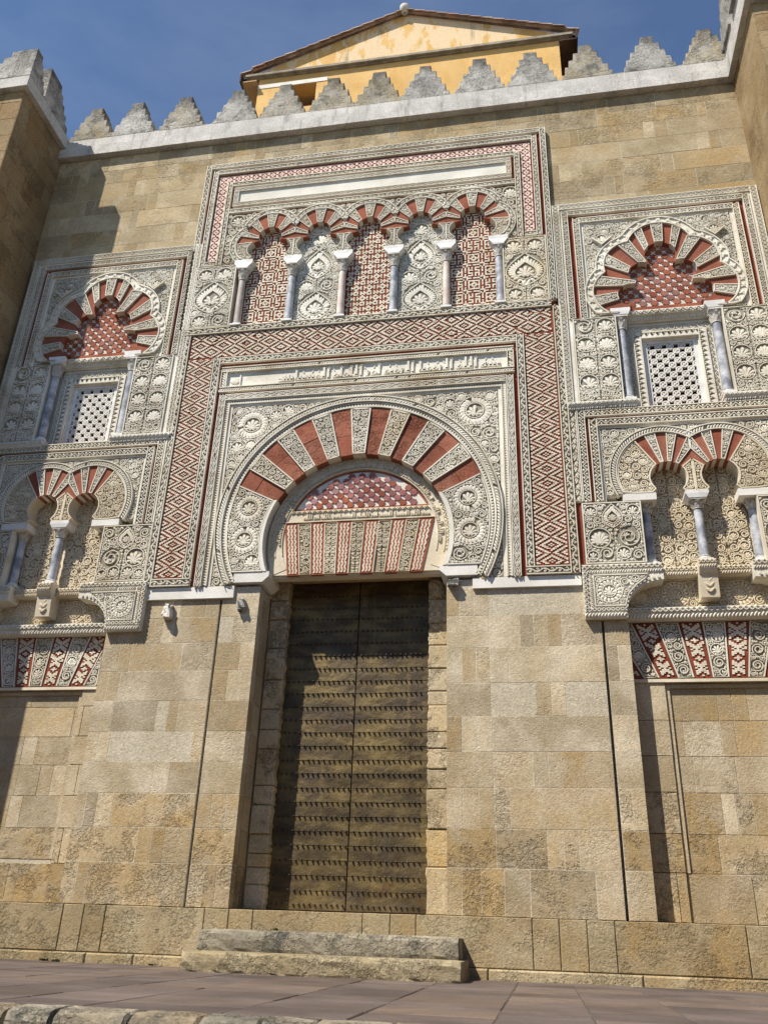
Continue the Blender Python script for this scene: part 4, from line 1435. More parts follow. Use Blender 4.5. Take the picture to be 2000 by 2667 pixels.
def column(parent, x, y, z0, zs, zc, zi, r, mat, iw, ib, yfront, yback, imat=None, impost=True):
    """base z0.., shaft top zs, capital top zc, impost top zi; iw / ib impost half-width at top / bottom"""
    zb = z0 + 0.55 * r * 2
    mb = MB()
    mb.add(*lathe([(r * 1.02, zb - 0.005), (r, zb + 0.05), (r * 0.93, zs - 0.02), (r * 0.92, zs)], 20, x, y))
    sh = mb.build("column", mat, parent, smooth=True)
    mb = MB()
    mb.box(x - r * 1.45, x + r * 1.45, y - r * 1.45, y + r * 1.45, z0 - 0.012, z0 + r * 0.25)
    mb.add(*lathe([(r * 1.38, z0 + r * .25), (r * 1.42, z0 + r * .42), (r * 1.32, z0 + r * .6), (r * 1.12, z0 + r * .7), (r * 1.14, z0 + r * .85), (r * 1.24, z0 + r * .95), (r * 1.05, zb)], 18, x, y))
    mb.build("column_base", M_MARB_W, sh)
    mb = MB()
    h = zc - zs
    mb.add(*lathe([(r * 1.06, zs), (r * 1.12, zs + .04 * h), (r * .98, zs + .1 * h), (r * 1.05, zs + 0.5 * h), (r * 1.35, zs + .82 * h), (r * 1.45, zs + .86 * h)], 14, x, y))
    mb.box(x - r * 1.55, x + r * 1.55, y - r * 1.55, y + r * 1.55, zs + .87 * h, zc - 0.001)
    for row, (za, zb2, ro, nn) in enumerate(((0.08, 0.46, 1.42, 8), (0.34, 0.74, 1.62, 8), (0.55, 0.86, 1.95, 4))):
        for k in range(nn):
            a = 2 * PI * (k + (0.5 if row != 1 else 0)) / nn
            ca, sa = math.cos(a), math.sin(a)
            w = r * (0.38 if row < 2 else 0.3)
            P_ = lambda rr, q, z: (x + rr * ca - q * sa, y + rr * sa + q * ca, zs + z * h)
            mb.add([P_(r * 1.0, -w, za), P_(r * 1.0, w, za), P_(r * 1.2, w * 1.1, (za + zb2) / 2), P_(r * 1.2, -w * 1.1, (za + zb2) / 2), P_(r * 1.14, 0, (za + zb2) / 2 + .02),
                    P_(r * ro, -w * .6, zb2), P_(r * ro, w * .6, zb2), P_(r * (ro - .05), 0, zb2 - 0.1), P_(r * 1.02, -w * .5, zb2 - .02), P_(r * 1.02, w * .5, zb2 - .02)],
                   [(0, 1, 2, 3), (3, 2, 6, 5), (5, 6, 9, 8), (0, 3, 5, 8), (1, 9, 6, 2), (5, 7, 6)])
    mb.build("capital", M_CAPITAL, sh)
    if impost:
        mb = MB()
        a, b = zc + 0.0, zc + (zi - zc) * 0.62
        yf2 = yfront + (y - r * 1.6 - yfront) * 0.7
        vs = [(x - ib, yf2, a), (x + ib, yf2, a), (x + ib, yback, a), (x - ib, yback, a),
              (x - iw, yfront, b), (x + iw, yfront, b), (x + iw, yback, b), (x - iw, yback, b),
              (x - iw, yfront, zi), (x + iw, yfront, zi), (x + iw, yback, zi), (x - iw, yback, zi)]
        fs = [(0, 3, 2, 1), (0, 1, 5, 4), (1, 2, 6, 5), (2, 3, 7, 6), (3, 0, 4, 7), (4, 5, 9, 8), (5, 6, 10, 9), (6, 7, 11, 10), (7, 4, 8, 11), (8, 9, 10, 11)]
        mb.add(vs, fs)
        mb.build("impost", imat or M_MARB_W, sh)
    return sh

def ray(circles, ox, oz, th):
    best = 0.0
    dx, dz = math.cos(th), math.sin(th)
    for cx, cz, r in circles:
        fx, fz = ox - cx, oz - cz
        b = fx * dx + fz * dz
        c = fx * fx + fz * fz - r * r
        q = b * b - c
        if q > 0:
            t = -b + math.sqrt(q)
            best = max(best, t)
    return best

def sector(ox, oz, a0, a1, rin, rout, n=6):
    """voussoir outline between two angles (degrees), counter-clockwise"""
    A = [R(a0 + (a1 - a0) * i / n) for i in range(n + 1)]
    out = [(ox + rout(a) * math.cos(a), oz + rout(a) * math.sin(a)) for a in A]
    inn = [(ox + rin(a) * math.cos(a), oz + rin(a) * math.sin(a)) for a in reversed(A)]
    return out + inn

def star8(r, q=0.74):
    return [((r if k % 2 == 0 else r * q) * math.cos(PI * k / 8), (r if k % 2 == 0 else r * q) * math.sin(PI * k / 8)) for k in range(16)]

def star_field(parent, pred, x0, x1, z0, z1, nn, r, yf, mats, seed, flip=0.0):
    rng = random.Random(seed)
    mb = MB(); mb.prism(star8(r), 0.0, -0.012)
    mes = []
    for m in mats:
        me = bpy.data.meshes.new("star_tile"); me.from_pydata(mb.v, [], mb.f); me.materials.append(m); me.update(); mes.append(me)
    a = nn * math.sqrt(2)
    off = Vector((0, 0, 0)); p = parent
    while p is not None:
        off += Vector(p.location); p = p.parent
    k0 = int((z1 - z0) / (a / 2)) + 1
    for j in range(k0):
        z = z0 + j * a / 2 + r * 1.0
        i = -20
        for i in range(-14, 15):
            x = (x0 + x1) / 2 + (i + (0.5 if j % 2 else 0)) * a
            if x0 < x < x1 and z < z1 and pred(x, z):
                o = put("star_tile", rng.choice(mes), parent, (x - off.x, yf - off.y + rng.uniform(-.002, .002), z - off.z))
                o["tint"] = rng.gauss(0, 0.10); o["hue"] = max(0.0, rng.gauss(0.05, 0.25)) if rng.random() < 0.8 else 0.9

# ------------------------------------------------------------------ portal frame (the big square surround of the arch)
random.seed(91)
pf = thing("portal_frame", "great square surround of red and cream brick mosaic and white bands framing the horseshoe arch", "frame", (0, 0.08, 4.43))
mb = MB()
mb.box(-2.93, -1.94, 0.05, 0.30, 4.44, 8.62); mb.box(1.94, 2.93, 0.05, 0.30, 4.44, 8.62); mb.box(-1.94, 1.94, 0.05, 0.30, 7.28, 8.62)
mb.build("red_ground", M_RED, pf)
def border(parent, name, fn, segs, w, mat=None, **k):
    for s in segs:
        mb = MB(); band(mb, fn, *s, w, **k); o = mb.build(name, mat or M_STUC, parent); o["hue"] = max(0.0, random.gauss(0.0, 0.18)); o["tint"] = random.uniform(-0.07, 0.04)
border(pf, "vine_border", b_vine, [(-2.745, 4.445, -2.745, 8.60), (2.86, 4.445, 2.86, 8.60)], 0.115, yb=0.06)
border(pf, "vine_border", b_vine, [(-2.744, 4.445, -2.206, 4.445), (2.205, 4.445, 2.744, 4.445)], 0.108, yb=0.06)
border(pf, "vine_border", b_vine, [(-2.205, 4.555, -2.205, 8.14), (2.312, 4.555, 2.312, 8.14), (-2.203, 8.025, 2.203, 8.025)], 0.108, yb=0.06)
def mos_bed(parent, x0, x1, z0, z1, y=0.03):
    mb = MB(); mb.box(x0, x1, y, 0.06, z0, z1); return mb.build("mosaic_bed", M_RED, parent)
for x0, x1 in ((-2.742, -2.315), (2.314, 2.742)):
    mos_bed(pf, x0, x1, 4.556, 8.598)
    mosaic(pf, "mosaic_bricks", x0 + 0.012, x1 - 0.012, 4.58, 8.14, 0.0262, 0.0156, diamond, 0.032, 0.020, M_BRICKWHITE, 0.012, 5 + int(x0))
mos_bed(pf, -2.314, 2.313, 8.136, 8.598)
mosaic(pf, "mosaic_bricks", -2.73, 2.73, 8.165, 8.585, 0.0262, 0.0175, lambda c, r: diamond(c, r, 14, 'h'), 0.032, 0.018, M_BRICKWHITE, 0.05, 9)
border(pf, "acanthus_border", b_acanthus, [(-2.165, 7.505, 2.165, 7.505), (-2.165, 7.862, 2.165, 7.862)], 0.088, M_STUC, yb=0.06, dep=0.03)
border(pf, "acanthus_border", b_acanthus, [(-2.065, 7.595, -2.065, 7.860), (2.163, 7.595, 2.163, 7.860)], 0.098, M_STUC, yb=0.06, dep=0.03)
mb = MB(); mb.box(-2.063, 2.063, 0.044, 0.06, 7.595, 7.861)
insc = mb.build("inscription_panel", M_STUC, pf)
mb = MB()
kufic(mb, -1.12, 1.98, 7.622, 7.835, 0.044, 0.024)
ribbon(mb, [(-2.02, 7.62), (-1.86, 7.62), (-1.86, 7.80)], 0.02, 0.044, 0.02)
ribbon(mb, [(-2.03, 7.60), (1.99, 7.60)], 0.012, 0.044, 0.014)
for q in range(5):
    leaf(mb, -1.94, 7.66, PI / 2 + (q - 2) * 0.5, 0.10, 0.035, 0.044, 0.02)
for q in range(7):
    leaf(mb, -1.17, 7.66, PI / 2 + (q - 3) * 0.6, 0.11, 0.035, 0.044, 0.02)
for q in range(26):
    leaf(mb, -1.0 + q * 0.115, 7.755, PI / 2 + (0.5 if q % 2 else -0.5), 0.05, 0.022, 0.044, 0.014, small=True)
mb.build("kufic_lettering", M_STUC, insc)
border(pf, "guilloche_border", b_guilloche, [(-2.040, 4.43, -2.040, 7.455), (2.145, 4.43, 2.145, 7.455), (-2.038, 7.355, 2.038, 7.355)], 0.100, yb=0.06)
border(pf, "tooth_border", b_tooth, [(-2.036, 4.43, -2.036, 7.352), (1.968, 4.43, 1.968, 7.352)], -0.068, yf=0.022, yb=0.07, dep=0.02) if False else None
for x0 in (-1.970, 2.036):
    border(pf, "tooth_border", b_tooth, [(x0, 4.44, x0, 7.352)], 0.066, yf=0.022, yb=0.08, dep=0.02)
border(pf, "tooth_border", b_tooth, [(-1.968, 7.287, 1.968, 7.287)], 0.064, yf=0.022, yb=0.08, dep=0.02)
mb = MB()
for x0, x1 in ((-1.968, -1.925), (1.925, 1.968)):
    mb.box(x0, x1, 0.045, 0.09, 4.44, 7.285)
mb.box(-1.924, 1.924, 0.045, 0.09, 7.245, 7.285)
mb.build("plain_fillet", M_STUC, pf)
# spandrels
AO = 1.946
def arch_pts(sg):
    a0, a1 = -27.2, 90.0
    p = arc(0, 5.32, AO, a0, a1, 30)
    return p
pts = arch_pts(1)
sp = [(1.922, 4.44), (1.922, 7.243), (0.0, 7.2429)]
sp = [(1.922, 4.44), (1.922, 7.243), (0.012, 7.243)] + [(x, z) for x, z in reversed(arc(0, 5.32, AO, -27.2, 88.5, 40)) if x < 1.915]
carved_panel("spandrel_carving", sp, pf, M_STUC, yf=0.045, yb=0.10, rmax=0.125, seed=4, border=0.0, stem=0.013, minleaf=0.008,
             pre=((1.60, 6.93, 0.235, 'p'), (1.255, 7.07, 0.09, 'p'), (1.79, 6.56, 0.105, 'p'), (1.845, 6.3, 0.07, 'p')))
sm = [(-x, z) for x, z in reversed(sp)]
carved_panel("spandrel_carving", sm, pf, M_STUC, yf=0.045, yb=0.10, rmax=0.125, seed=14, border=0.0, stem=0.013, minleaf=0.008,
             pre=((-1.60, 6.93, 0.235, 'p'), (-1.255, 7.07, 0.09, 'p'), (-1.79, 6.56, 0.105, 'p'), (-1.845, 6.3, 0.07, 'p')))
mb = MB(); mb.box(-2.86, -1.585, 0.038, 0.2, 4.27, 4.432); mb.build("plaster_strip", M_PLASTER, pf)
mb = MB(); mb.box(1.535, 2.865, 0.038, 0.2, 4.295, 4.432); mb.build("plaster_strip", M_PLASTER, pf)

# ------------------------------------------------------------------ horseshoe arch
ha = thing("horseshoe_arch", "great horseshoe arch over the studded door with red and carved white voussoirs", "arch", (0, 0.05, 4.43))
mb = MB(); band_arc(mb, b_acanthus, 0, 5.32, 1.848, 0.098, 207.2, -27.2, yf=-0.012, yb=0.09, dep=0.03); mb.build("archivolt", M_STUC, ha)
mb = MB(); band_arc(mb, b_tooth, 0, 5.305, 1.780, 0.070, 207.4, -27.4, yf=0.012, yb=0.09, dep=0.025); mb.build("archivolt_inner_band", M_STUC, ha)
OX, OZ = 0.0, 5.15
ci, ce = [(0, 5.07, 1.25)], [(0, 5.285, 1.778)]
rin = lambda a: ray(ci, OX, OZ, a)
rout = lambda a: ray(ce, OX, OZ, a)
A0, A1 = 24.6, 155.4
n = 15
for k in range(n):
    a, b = A0 + (A1 - A0) * k / n, A0 + (A1 - A0) * (k + 1) / n
    if k % 2 == 0:
        f = random.uniform(0.35, 0.7)
        rm = lambda t, f=f: rin(t) + (rout(t) - rin(t)) * f
        for r0_, r1_ in ((rin, lambda t: rm(t) - 0.003), (lambda t: rm(t) + 0.003, rout)):
            p = sector(OX, OZ, a + 0.05, b - 0.05, r0_, r1_, 4)
            mb = MB(); mb.prism(p, 0.30, 0.030 + random.uniform(-.004, .004))
            o = mb.build("red_voussoir", M_BRICKRED, ha)
            o["tint"] = random.uniform(-0.22, 0.16); o["erode"] = 1.0 if k in (4, 6, 8) else 0.35; o["hue"] = random.uniform(0, 0.6)
    else:
        p = sector(OX, OZ, a, b, rin, rout, 4)
        carved_panel("carved_voussoir", p, ha, M_STUC, yf=0.004, yb=0.30, rmax=0.078, seed=30 + k, border=0.018, rmin=0.02)
for sg in (1, -1):
    zb = 4.612
    inn = arc(0, 5.07, 1.25, -20.5, 24.6 - 1.9, 14)
    oo = arc(0, 5.285, 1.778, -22.2, 20.5, 14)
    a = R(A0)
    inn = [q for q in inn if q[1] > zb] ; oo = [q for q in oo if q[1] > zb]
    ti = (OX + rin(a) * math.cos(a), OZ + rin(a) * math.sin(a)); to = (OX + rout(a) * math.cos(a), OZ + rout(a) * math.sin(a))
    inn = [(math.sqrt(1.25 ** 2 - (zb - 5.07) ** 2), zb)] + [q for q in inn if q[1] < ti[1] - 0.03] + [ti]
    oo = [(math.sqrt(1.778 ** 2 - (zb - 5.285) ** 2), zb)] + [q for q in oo if q[1] < to[1] - 0.03] + [to]
    p = oo + inn[::-1]
    # plain fillet along the soffit edge, carved field outside it
    fil = [(x + 0.045, z) for x, z in inn]
    field = oo + fil[::-1]
    strip = fil + inn[::-1]
    S = (lambda q: q) if sg > 0 else (lambda q: [(-x, z) for x, z in reversed(q)])
    mb = MB(); mb.prism(S(strip), 0.30, 0.003); mb.build("plain_fillet", M_STUC_G, ha)
    carved_panel("springer_carving", S(field), ha, M_STUC, yf=0.0, yb=0.30, rmax=0.09, seed=7, border=0.016, minleaf=0.008,
                 pre=((sg * 1.492, 5.56, 0.205, 'p'), (sg * 1.515, 5.085, 0.205, 'p'), (sg * 1.38, 4.765, 0.105, 'p')))
    imp = [(1.60, 4.468), (1.60, 4.61), (1.118, 4.61), (1.122, 4.545), (1.205, 4.468)]
    mb = MB(); mb.prism(S(imp), 0.56, 0.012); o = mb.build("impost_block", M_PLASTER, ha); o["tint"] = -0.06 if sg < 0 else 0.0

# ------------------------------------------------------------------ tympanum inside the arch
ty = thing("tympanum", "shaded tympanum with red star tiles above a lintel of zigzag and carved strips", "tympanum", (0, 0.28, 4.66))
mb = MB(); mb.prism(arc(0, 5.16, 1.29, -24, 204, 40), 0.45, 0.33) ; mb.build("backing", M_STUC_W, ty)
# ring with running lettering
mb = MB()
a0, a1 = 203.0, -23.0
N = 44
for i in range(N):
    u, v = R(a0 + (a1 - a0) * i / N), R(a0 + (a1 - a0) * (i + 1) / N)
    q = [(r_ * math.cos(t_), 5.16 + r_ * math.sin(t_)) for t_, r_ in ((u, 1.045), (v, 1.045), (v, 1.25), (u, 1.25))]
    if max(q_[1] for q_ in q) > 4.67:
        mb.prism([(x, max(z, 4.668)) for x, z in q], 0.33, 0.286)
rg = mb.build("lettered_ring", M_STUC_W, ty)
mb = MB()
Lr = R(226) * 1.10
def Mr(s, t):
    a = R(203) - s / 1.10
    return (t * math.cos(a) + 0, 5.16 + t * math.sin(a))
kufic(mb, 0.34, Lr - 0.34, 1.065, 1.145, 0.286, 0.022, Mr)
ribbon(mb, [(Lr * i / 80, 1.055) for i in range(4, 77)], 0.012, 0.286, 0.012, Mr)
ribbon(mb, [(Lr * i / 80, 1.155) for i in range(4, 77)], 0.010, 0.286, 0.012, Mr)
b_zig(mb, Lr - 0.5, 0.075, 0.286, 0.014, lambda s, t: Mr(s + 0.25, 1.165 + t))
mb.build("carved_lettering", M_STUC_W, rg)
fld = arc(0, 5.155, 1.043, 26.0, 154.0, 30)
mb = MB(); mb.prism(fld, 0.33, 0.312); mb.build("star_field_ground", M_STUC, ty)
mb = MB(); ribbon(mb, inset(fld, 0.012), 0.024, 0.312, 0.006, None, True); mb.build("red_edging", M_STARRED, ty)
star_field(ty, lambda x, z: z > 5.66 and math.hypot(x, z - 5.155) < 0.985, -1.1, 1.1, 5.625, 6.3, 0.102, 0.053, 0.312, [M_STARPURP, M_STARPURP, M_STARRED], 3)
mb = MB(); mb.box(-1.06, 1.06, 0.288, 0.33, 5.425, 5.605); bn = mb.build("inscription_band", M_STUC_W, ty)
mb = MB(); kufic(mb, -0.80, 0.95, 5.458, 5.545, 0.288, 0.022)
b_zig(mb, 1.9, 0.048, 0.288, 0.020, line_map(-0.95, 5.556, 1, 0))
ribbon(mb, [(-1.05, 5.433), (1.05, 5.433)], 0.014, 0.288, 0.016)
mb.build("kufic_lettering", M_STUC_W, bn)
mb = MB(); mb.box(-1.06, 1.06, 0.300, 0.40, 5.405, 5.424); mb.build("red_fillet", M_RED, ty)
mb = MB(); mb.box(-1.20, 1.20, 0.292, 0.40, 4.668, 5.404); mb.build("lintel_ground", M_STUC_W, ty)
ct, cb = -0.015, -0.045
wt, wb = 2.035, 1.795
zt, zb = 5.402, 4.655
for k in range(11):
    xt0, xt1 = ct - wt / 2 + wt * k / 11, ct - wt / 2 + wt * (k + 1) / 11
    xb0, xb1 = cb - wb / 2 + wb * k / 11, cb - wb / 2 + wb * (k + 1) / 11
    def Mk(s, t, a=(xb0, xb1, xt0, xt1)):
        xl, xr = a[0] + (a[2] - a[0]) * t, a[1] + (a[3] - a[1]) * t
        return (xl + (xr - xl) * s, zb + (zt - zb) * t)
    poly = [Mk(0, 0), Mk(1, 0), Mk(1, 1), Mk(0, 1)]
    if k % 2 == 0:
        mb = MB(); mb.prism(poly, 0.40, 0.276); st = mb.build("zigzag_strip", M_BRICKRED, ty); st["tint"] = random.uniform(-.05, .15)
        me_ = MB(); mw_ = MB()
        nz, ns_ = 17, 5
        dt = 0.955 / nz
        for m_ in range(ns_):
            s0 = 0.15 + m_ * 0.64 / ns_
            for j in range(nz):
                t0 = 0.025 + j * dt
                o0, o1 = (0.0, 0.085) if j % 2 == 0 else (0.085, 0.0)
                w_ = 0.64 / ns_ - 0.012
                q = [Mk(s0 + o0, t0 + .002), Mk(s0 + w_ + o0, t0 + .002), Mk(s0 + w_ + o1, t0 + dt - .002), Mk(s0 + o1, t0 + dt - .002)]
                (mw_ if m_ % 2 == 0 else me_).prism(q, 0.277, 0.270 + random.uniform(-.002, .002))
        me_.build("chevron_bricks", M_CHEV, st, kind="stuff"); mw_.build("cream_chevron_bricks", M_BRICKWHITE, st, kind="stuff")
    else:
        carved_panel("carved_strip", poly, ty, M_STUC_W, yf=0.266, yb=0.40, dep=0.024, rmax=0.068, seed=60 + k, border=0.014, rmin=0.016, minleaf=0.007, mirror=(xt0 + xt1 + xb0 + xb1) / 4 if abs(k - 5) < 3 else None)
mb = MB(); mb.box(-1.21, 1.20, 0.405, 0.795, 4.735, 4.85); mb.build("lintel_soffit", M_SOFF, ty)
ty.location = (0.028, 0.15, 4.60)

# ------------------------------------------------------------------ bronze door
random.seed(101)
ROWS = [0.671, 0.818, 0.981, 1.147, 1.314, 1.474, 1.64, 1.808, 1.975, 2.146, 2.306, 2.481, 2.647, 2.808, 2.973, 3.147, 3.308, 3.474, 3.646, 3.812, 3.979, 4.151, 4.307, 4.471, 4.635]
def stud_mesh():
    vs, fs = lathe([(0.0125, 0.0), (0.0135, 0.005), (0.0115, 0.014), (0.007, 0.020), (0.0015, 0.022)], 9)
    me = bpy.data.meshes.new("stud")
    vs = [(a, -c, b) for a, b, c in vs]
    me.from_pydata(vs, [], fs); me.materials.append(M_STUD)
    me.polygons.foreach_set("use_smooth", [True] * len(fs)); me.update()
    return me
STUD = stud_mesh()
def door_leaf(label, x0, x1, nst, xa, xb):
    d = thing("door_leaf", label, "door", ((x0 + x1) / 2, 0.665, 0.60), "leaves of the studded door")
    mb = MB(); mb.box(x0, x1, 0.672, 0.75, 0.595, 4.70); mb.build("timber_core", M_TIMBER, d)
    zs = [0.625] + [z + 0.012 for z in ROWS[1:]] + [4.70]
    zs[0] = 0.622
    for z0, z1 in zip(zs[:-1], zs[1:]):
        mb = MB()
        n = 8
        # each plate: bowed sheet lapping over the one below
        vs, fs = [], []
        b0, b1 = random.uniform(-0.002, 0.002), random.uniform(-0.002, 0.002)
        for i in range(n + 1):
            x = x0 + 0.003 + (x1 - x0 - 0.006) * i / n
            for z, y in ((z0 - 0.012, 0.6625), (z0 + 0.010, 0.6620), ((z0 + z1) / 2, 0.6645), (z1 - 0.002, 0.6665)):
                vs.append((x, y + random.uniform(-0.0015, 0.0015), z + (random.uniform(-0.002, 0.002))))
        for i in range(n):
            for k in range(3):
                fs.append((i * 4 + k, (i + 1) * 4 + k, (i + 1) * 4 + k + 1, i * 4 + k + 1))
        mb.add(vs, fs)
        o = mb.build("door_plate", M_BRONZE, d, smooth=True); o["tint"] = random.uniform(-0.13, 0.15)
    extra = MB()
    for r, z in enumerate(ROWS):
        for k in range(nst):
            x = xa + (xb - xa) * k / (nst - 1) + random.uniform(-0.004, 0.004)
            zz = z + random.uniform(-0.004, 0.004)
            if r * nst + k < 298:
                put("stud", STUD, d, (x - d.location.x, 0.658 - d.location.y, zz - d.location.z))
            else:
                o_ = len(extra.v)
                extra.add([(v.co.x + x, v.co.y + 0.658, v.co.z + zz) for v in STUD.vertices], [tuple(p.vertices) for p in STUD.polygons])
    extra.build("upper_studs", M_STUD, d, kind="stuff")
    return d
door_leaf("left tall bronze door leaf with rows of pointed studs, its outer edge in shade", -0.985, -0.032, 14, -0.92, -0.062)
door_leaf("right tall bronze door leaf with rows of pointed studs, fully sunlit below", -0.022, 0.945, 13, 0.035, 0.815)
mb = MB(); mb.box(-1.20, 1.18, 0.74, 0.95, 0.55, 4.9)  # solid slab, its black colour stands in for shade behind the leaves
o = mb.build("dark_interior", M_DARK, None); o["label"] = "near-black slab standing in for shade behind and below the studded door leaves"; o["category"] = "doorway"
# ------------------------------------------------------------------ upper square frame
random.seed(111)
uf = thing("upper_frame", "upper rectangular frame of white carved bands and pink stepped mosaic round the blind arcade", "frame", (0, 0.08, 8.72))
mb = MB()
mb.box(-2.92, -2.42, 0.05, 0.20, 8.63, 12.26); mb.box(2.29, 2.80, 0.05, 0.20, 8.63, 12.26); mb.box(-2.42, 2.29, 0.05, 0.20, 11.08, 12.26)
mb.build("red_ground", M_RED, uf)
UL, UR = -2.947, 2.818     # outer edges
def ubar(name, fn, off, w, ztop, zbot, mat=M_STUC, bottom=False, **k):
    border(uf, name, fn, [(UL + off + w, zbot, UL + off + w, ztop - 0.001)], w, mat, yb=0.06, **k)
    border(uf, name, fn, [(UR - off, zbot, UR - off, ztop - 0.001)], w, mat, yb=0.06, **k)
    border(uf, name, fn, [(UL + off + w + .001, ztop - w, UR - off - w - .001, ztop - w)], w, mat, yb=0.06, **k)
    if bottom:
        border(uf, name, fn, [(UL + off + w + .001, zbot, UR - off - w - .001, zbot)], w, mat, yb=0.06, **k)
ubar("vine_border", b_vine, 0.0, 0.092, 12.285, 8.725)
ubar("leaf_border", b_sleaf, 0.145, 0.088, 12.13, 9.985)
for x0, x1 in ((UL + 0.258, UL + 0.412), (UR - 0.412, UR - 0.258)):
    mb = MB(); mb.box(x0, x1, 0.034, 0.06, 10.075, 11.998); mb.build("mosaic_bed", M_PINK, uf)
    def pk(c, r):
        j = (r + 3) % 7 - 3
        return (c, j) == (0, 0) or (abs(c), abs(j)) in ((1, 2), (2, 1), (2, 2)) or (c == 0 and abs(j) == 3) or (abs(c) == 3 and j == 0)
    mosaic(uf, "mosaic_bricks", x0, x1, 10.08, 11.995, 0.0218, 0.0218, pk, 0.036, 0.030, M_RED, 0, 4)
mb = MB(); mb.box(UL + 0.413, UR - 0.413, 0.034, 0.06, 11.835, 11.998); mb.build("mosaic_bed", M_PINK, uf)
mosaic(uf, "mosaic_bricks", UL + 0.40, UR - 0.40, 11.84, 11.995, 0.0218, 0.0218, lambda c, r: pk(r, c), 0.036, 0.030, M_RED, 0, 4)
for (x0, x1) in ((UL + 0.233, UL + 0.412), (UR - 0.412, UR - 0.233)):
    border(uf, "leaf_border", b_sleaf, [(x0, 9.985, x1, 9.985)], 0.088, yb=0.06)
ubar("inner_leaf_border", b_sleaf, 0.430, 0.090, 11.815, 9.985)
border(uf, "inner_leaf_border", b_sleaf, [(UL + 0.522, 11.105, UR - 0.522, 11.105)], 0.090, yb=0.06)
# plaque with its own white border
xa, xb = UL + 0.565, UR - 0.565
mb = MB(); mb.box(xa + 0.09, xb - 0.09, 0.030, 0.06, 11.345, 11.60)
pq = mb.build("blank_plaque", M_STUC_G, uf)
for q in (-1.35, -0.45, 0.5, 1.3):
    pass
for s in ((xa, 11.255, xb, 11.255), (xa, 11.590, xb, 11.590)):
    border(uf, "palmette_border", b_guilloche, [s], 0.086, yb=0.06)
for s in ((xa + 0.088, 11.343, xa + 0.088, 11.588), (xb - 0.002, 11.343, xb - 0.002, 11.588)):
    border(uf, "palmette_border", b_guilloche, [s], 0.086, yb=0.06)
border(uf, "sill_border", b_vine, [(-2.86, 8.605, 2.73, 8.605)], 0.116, yf=-0.008, yb=0.16)
# the two ogival panels beside the arcade
for sg, (x0, x1) in ((-1, (-2.845, -2.155)), (1, (2.062, 2.715))):
    cx_ = (x0 + x1) / 2
    carved_panel("ogival_panel", rect(x0, x1, 8.735, 9.965), uf, M_STUC, yf=0.0, yb=0.16, rmax=0.10, seed=9, border=0.02, mirror=cx_, stem=0.014,
                 pre=((cx_, 9.33, 0.285, 'og', 0.62), (cx_ + 0.158, 9.79, 0.135, 'p'), (cx_ + 0.158, 8.87, 0.125, 'p')))

# ------------------------------------------------------------------ blind arcade
random.seed(121)
ar = thing("blind_arcade", "row of five scalloped blind arches on slim marble columns with red mosaic and carved panels", "arcade", (0, 0.16, 8.73))
mb = MB(); mb.box(-2.155, 2.062, 0.150, 0.32, 8.70, 11.08); mb.build("backing", M_STUC_G, ar)
XC = [-1.66 + 0.818 * k + 0.006 for k in range(5)]
XCOL = [-2.045, -1.232, -0.413, 0.397, 1.207, 2.005]
for k, x in enumerate(XC):
    if k in (0, 4):
        def fret(c, r):
            A = ("#######", "#..#..#", "#.###.#", "###.###", "#.###.#", "#..#..#", "#######")
            B = ("###.#.#", "..#.#.#", "###.###", "#.....#", "###.###", "#.#.#..", "#.#.###")
            cc, rr = c + 3, r + 3
            ic, jc = divmod(cc, 10); ir, jr = divmod(rr, 10)
            if jc < 7 and jr < 7:
                return (A if (ic + ir) % 2 == 0 else B)[jr][jc] == '#'
            if jc in (7, 9) and jr in (7, 9):
                return True
            return (jc == 8) != (jr == 8) and (cc + rr) % 5 > 0
        mb = MB(); mb.box(x - 0.405, x + 0.405, 0.135, 0.149, 8.72, 10.75); mb.build("mosaic_bed", M_RED, ar)
        mosaic(ar, "mosaic_bricks", x - 0.36, x + 0.36, 8.74, 10.74, 0.0258, 0.0258, fret, 0.137, 0.126, M_BRICKWHITE, 0, 3, 0.0018)
    elif k == 2:
        def rot(c, r):
            u, v = (c + r) % 8, (c - r) % 8
            T_ = ("###.#.#.", "#.###.##", "###.#.#.", ".#......", "#.#.###.", "#####.#.", "#.#.###.", ".....#..")
            return T_[r % 8][(c + (4 if (r // 8) % 2 else 0)) % 8] == '#'
        mb = MB(); mb.box(x - 0.405, x + 0.405, 0.135, 0.149, 8.72, 10.75); mb.build("mosaic_bed", M_RED, ar)
        mosaic(ar, "mosaic_bricks", x - 0.36, x + 0.36, 8.74, 10.74, 0.0258, 0.0258, rot, 0.137, 0.126, M_BRICKWHITE, 0, 3, 0.0018)
    else:
        carved_panel("carved_blind_panel", rect(x - 0.36, x + 0.36, 8.735, 10.74), ar, M_STUC_G, yf=0.105, yb=0.149, rmax=0.085, seed=12, border=0.012, mirror=x, stem=0.014, rmin=0.02,
                     pre=((x, 9.07, 0.265, 'og', 0.56), (x, 9.91, 0.22, 'og', 0.58), (x + 0.165, 9.47, 0.125, 'p'), (x, 10.42, 0.14, 'axis')))
for k, x in enumerate(XCOL):
    m = (M_MARB_P, M_MARB_G, M_MARB_P, M_MARB_G, M_MARB_P, M_MARB_G)[k]
    c = column(ar, x, 0.055, 8.735, 9.64, 9.87, 10.04, 0.057, m, 0.150, 0.085, -0.006, 0.150)
    if k == 0:
        c["tint"] = -0.3
OZA = 10.42
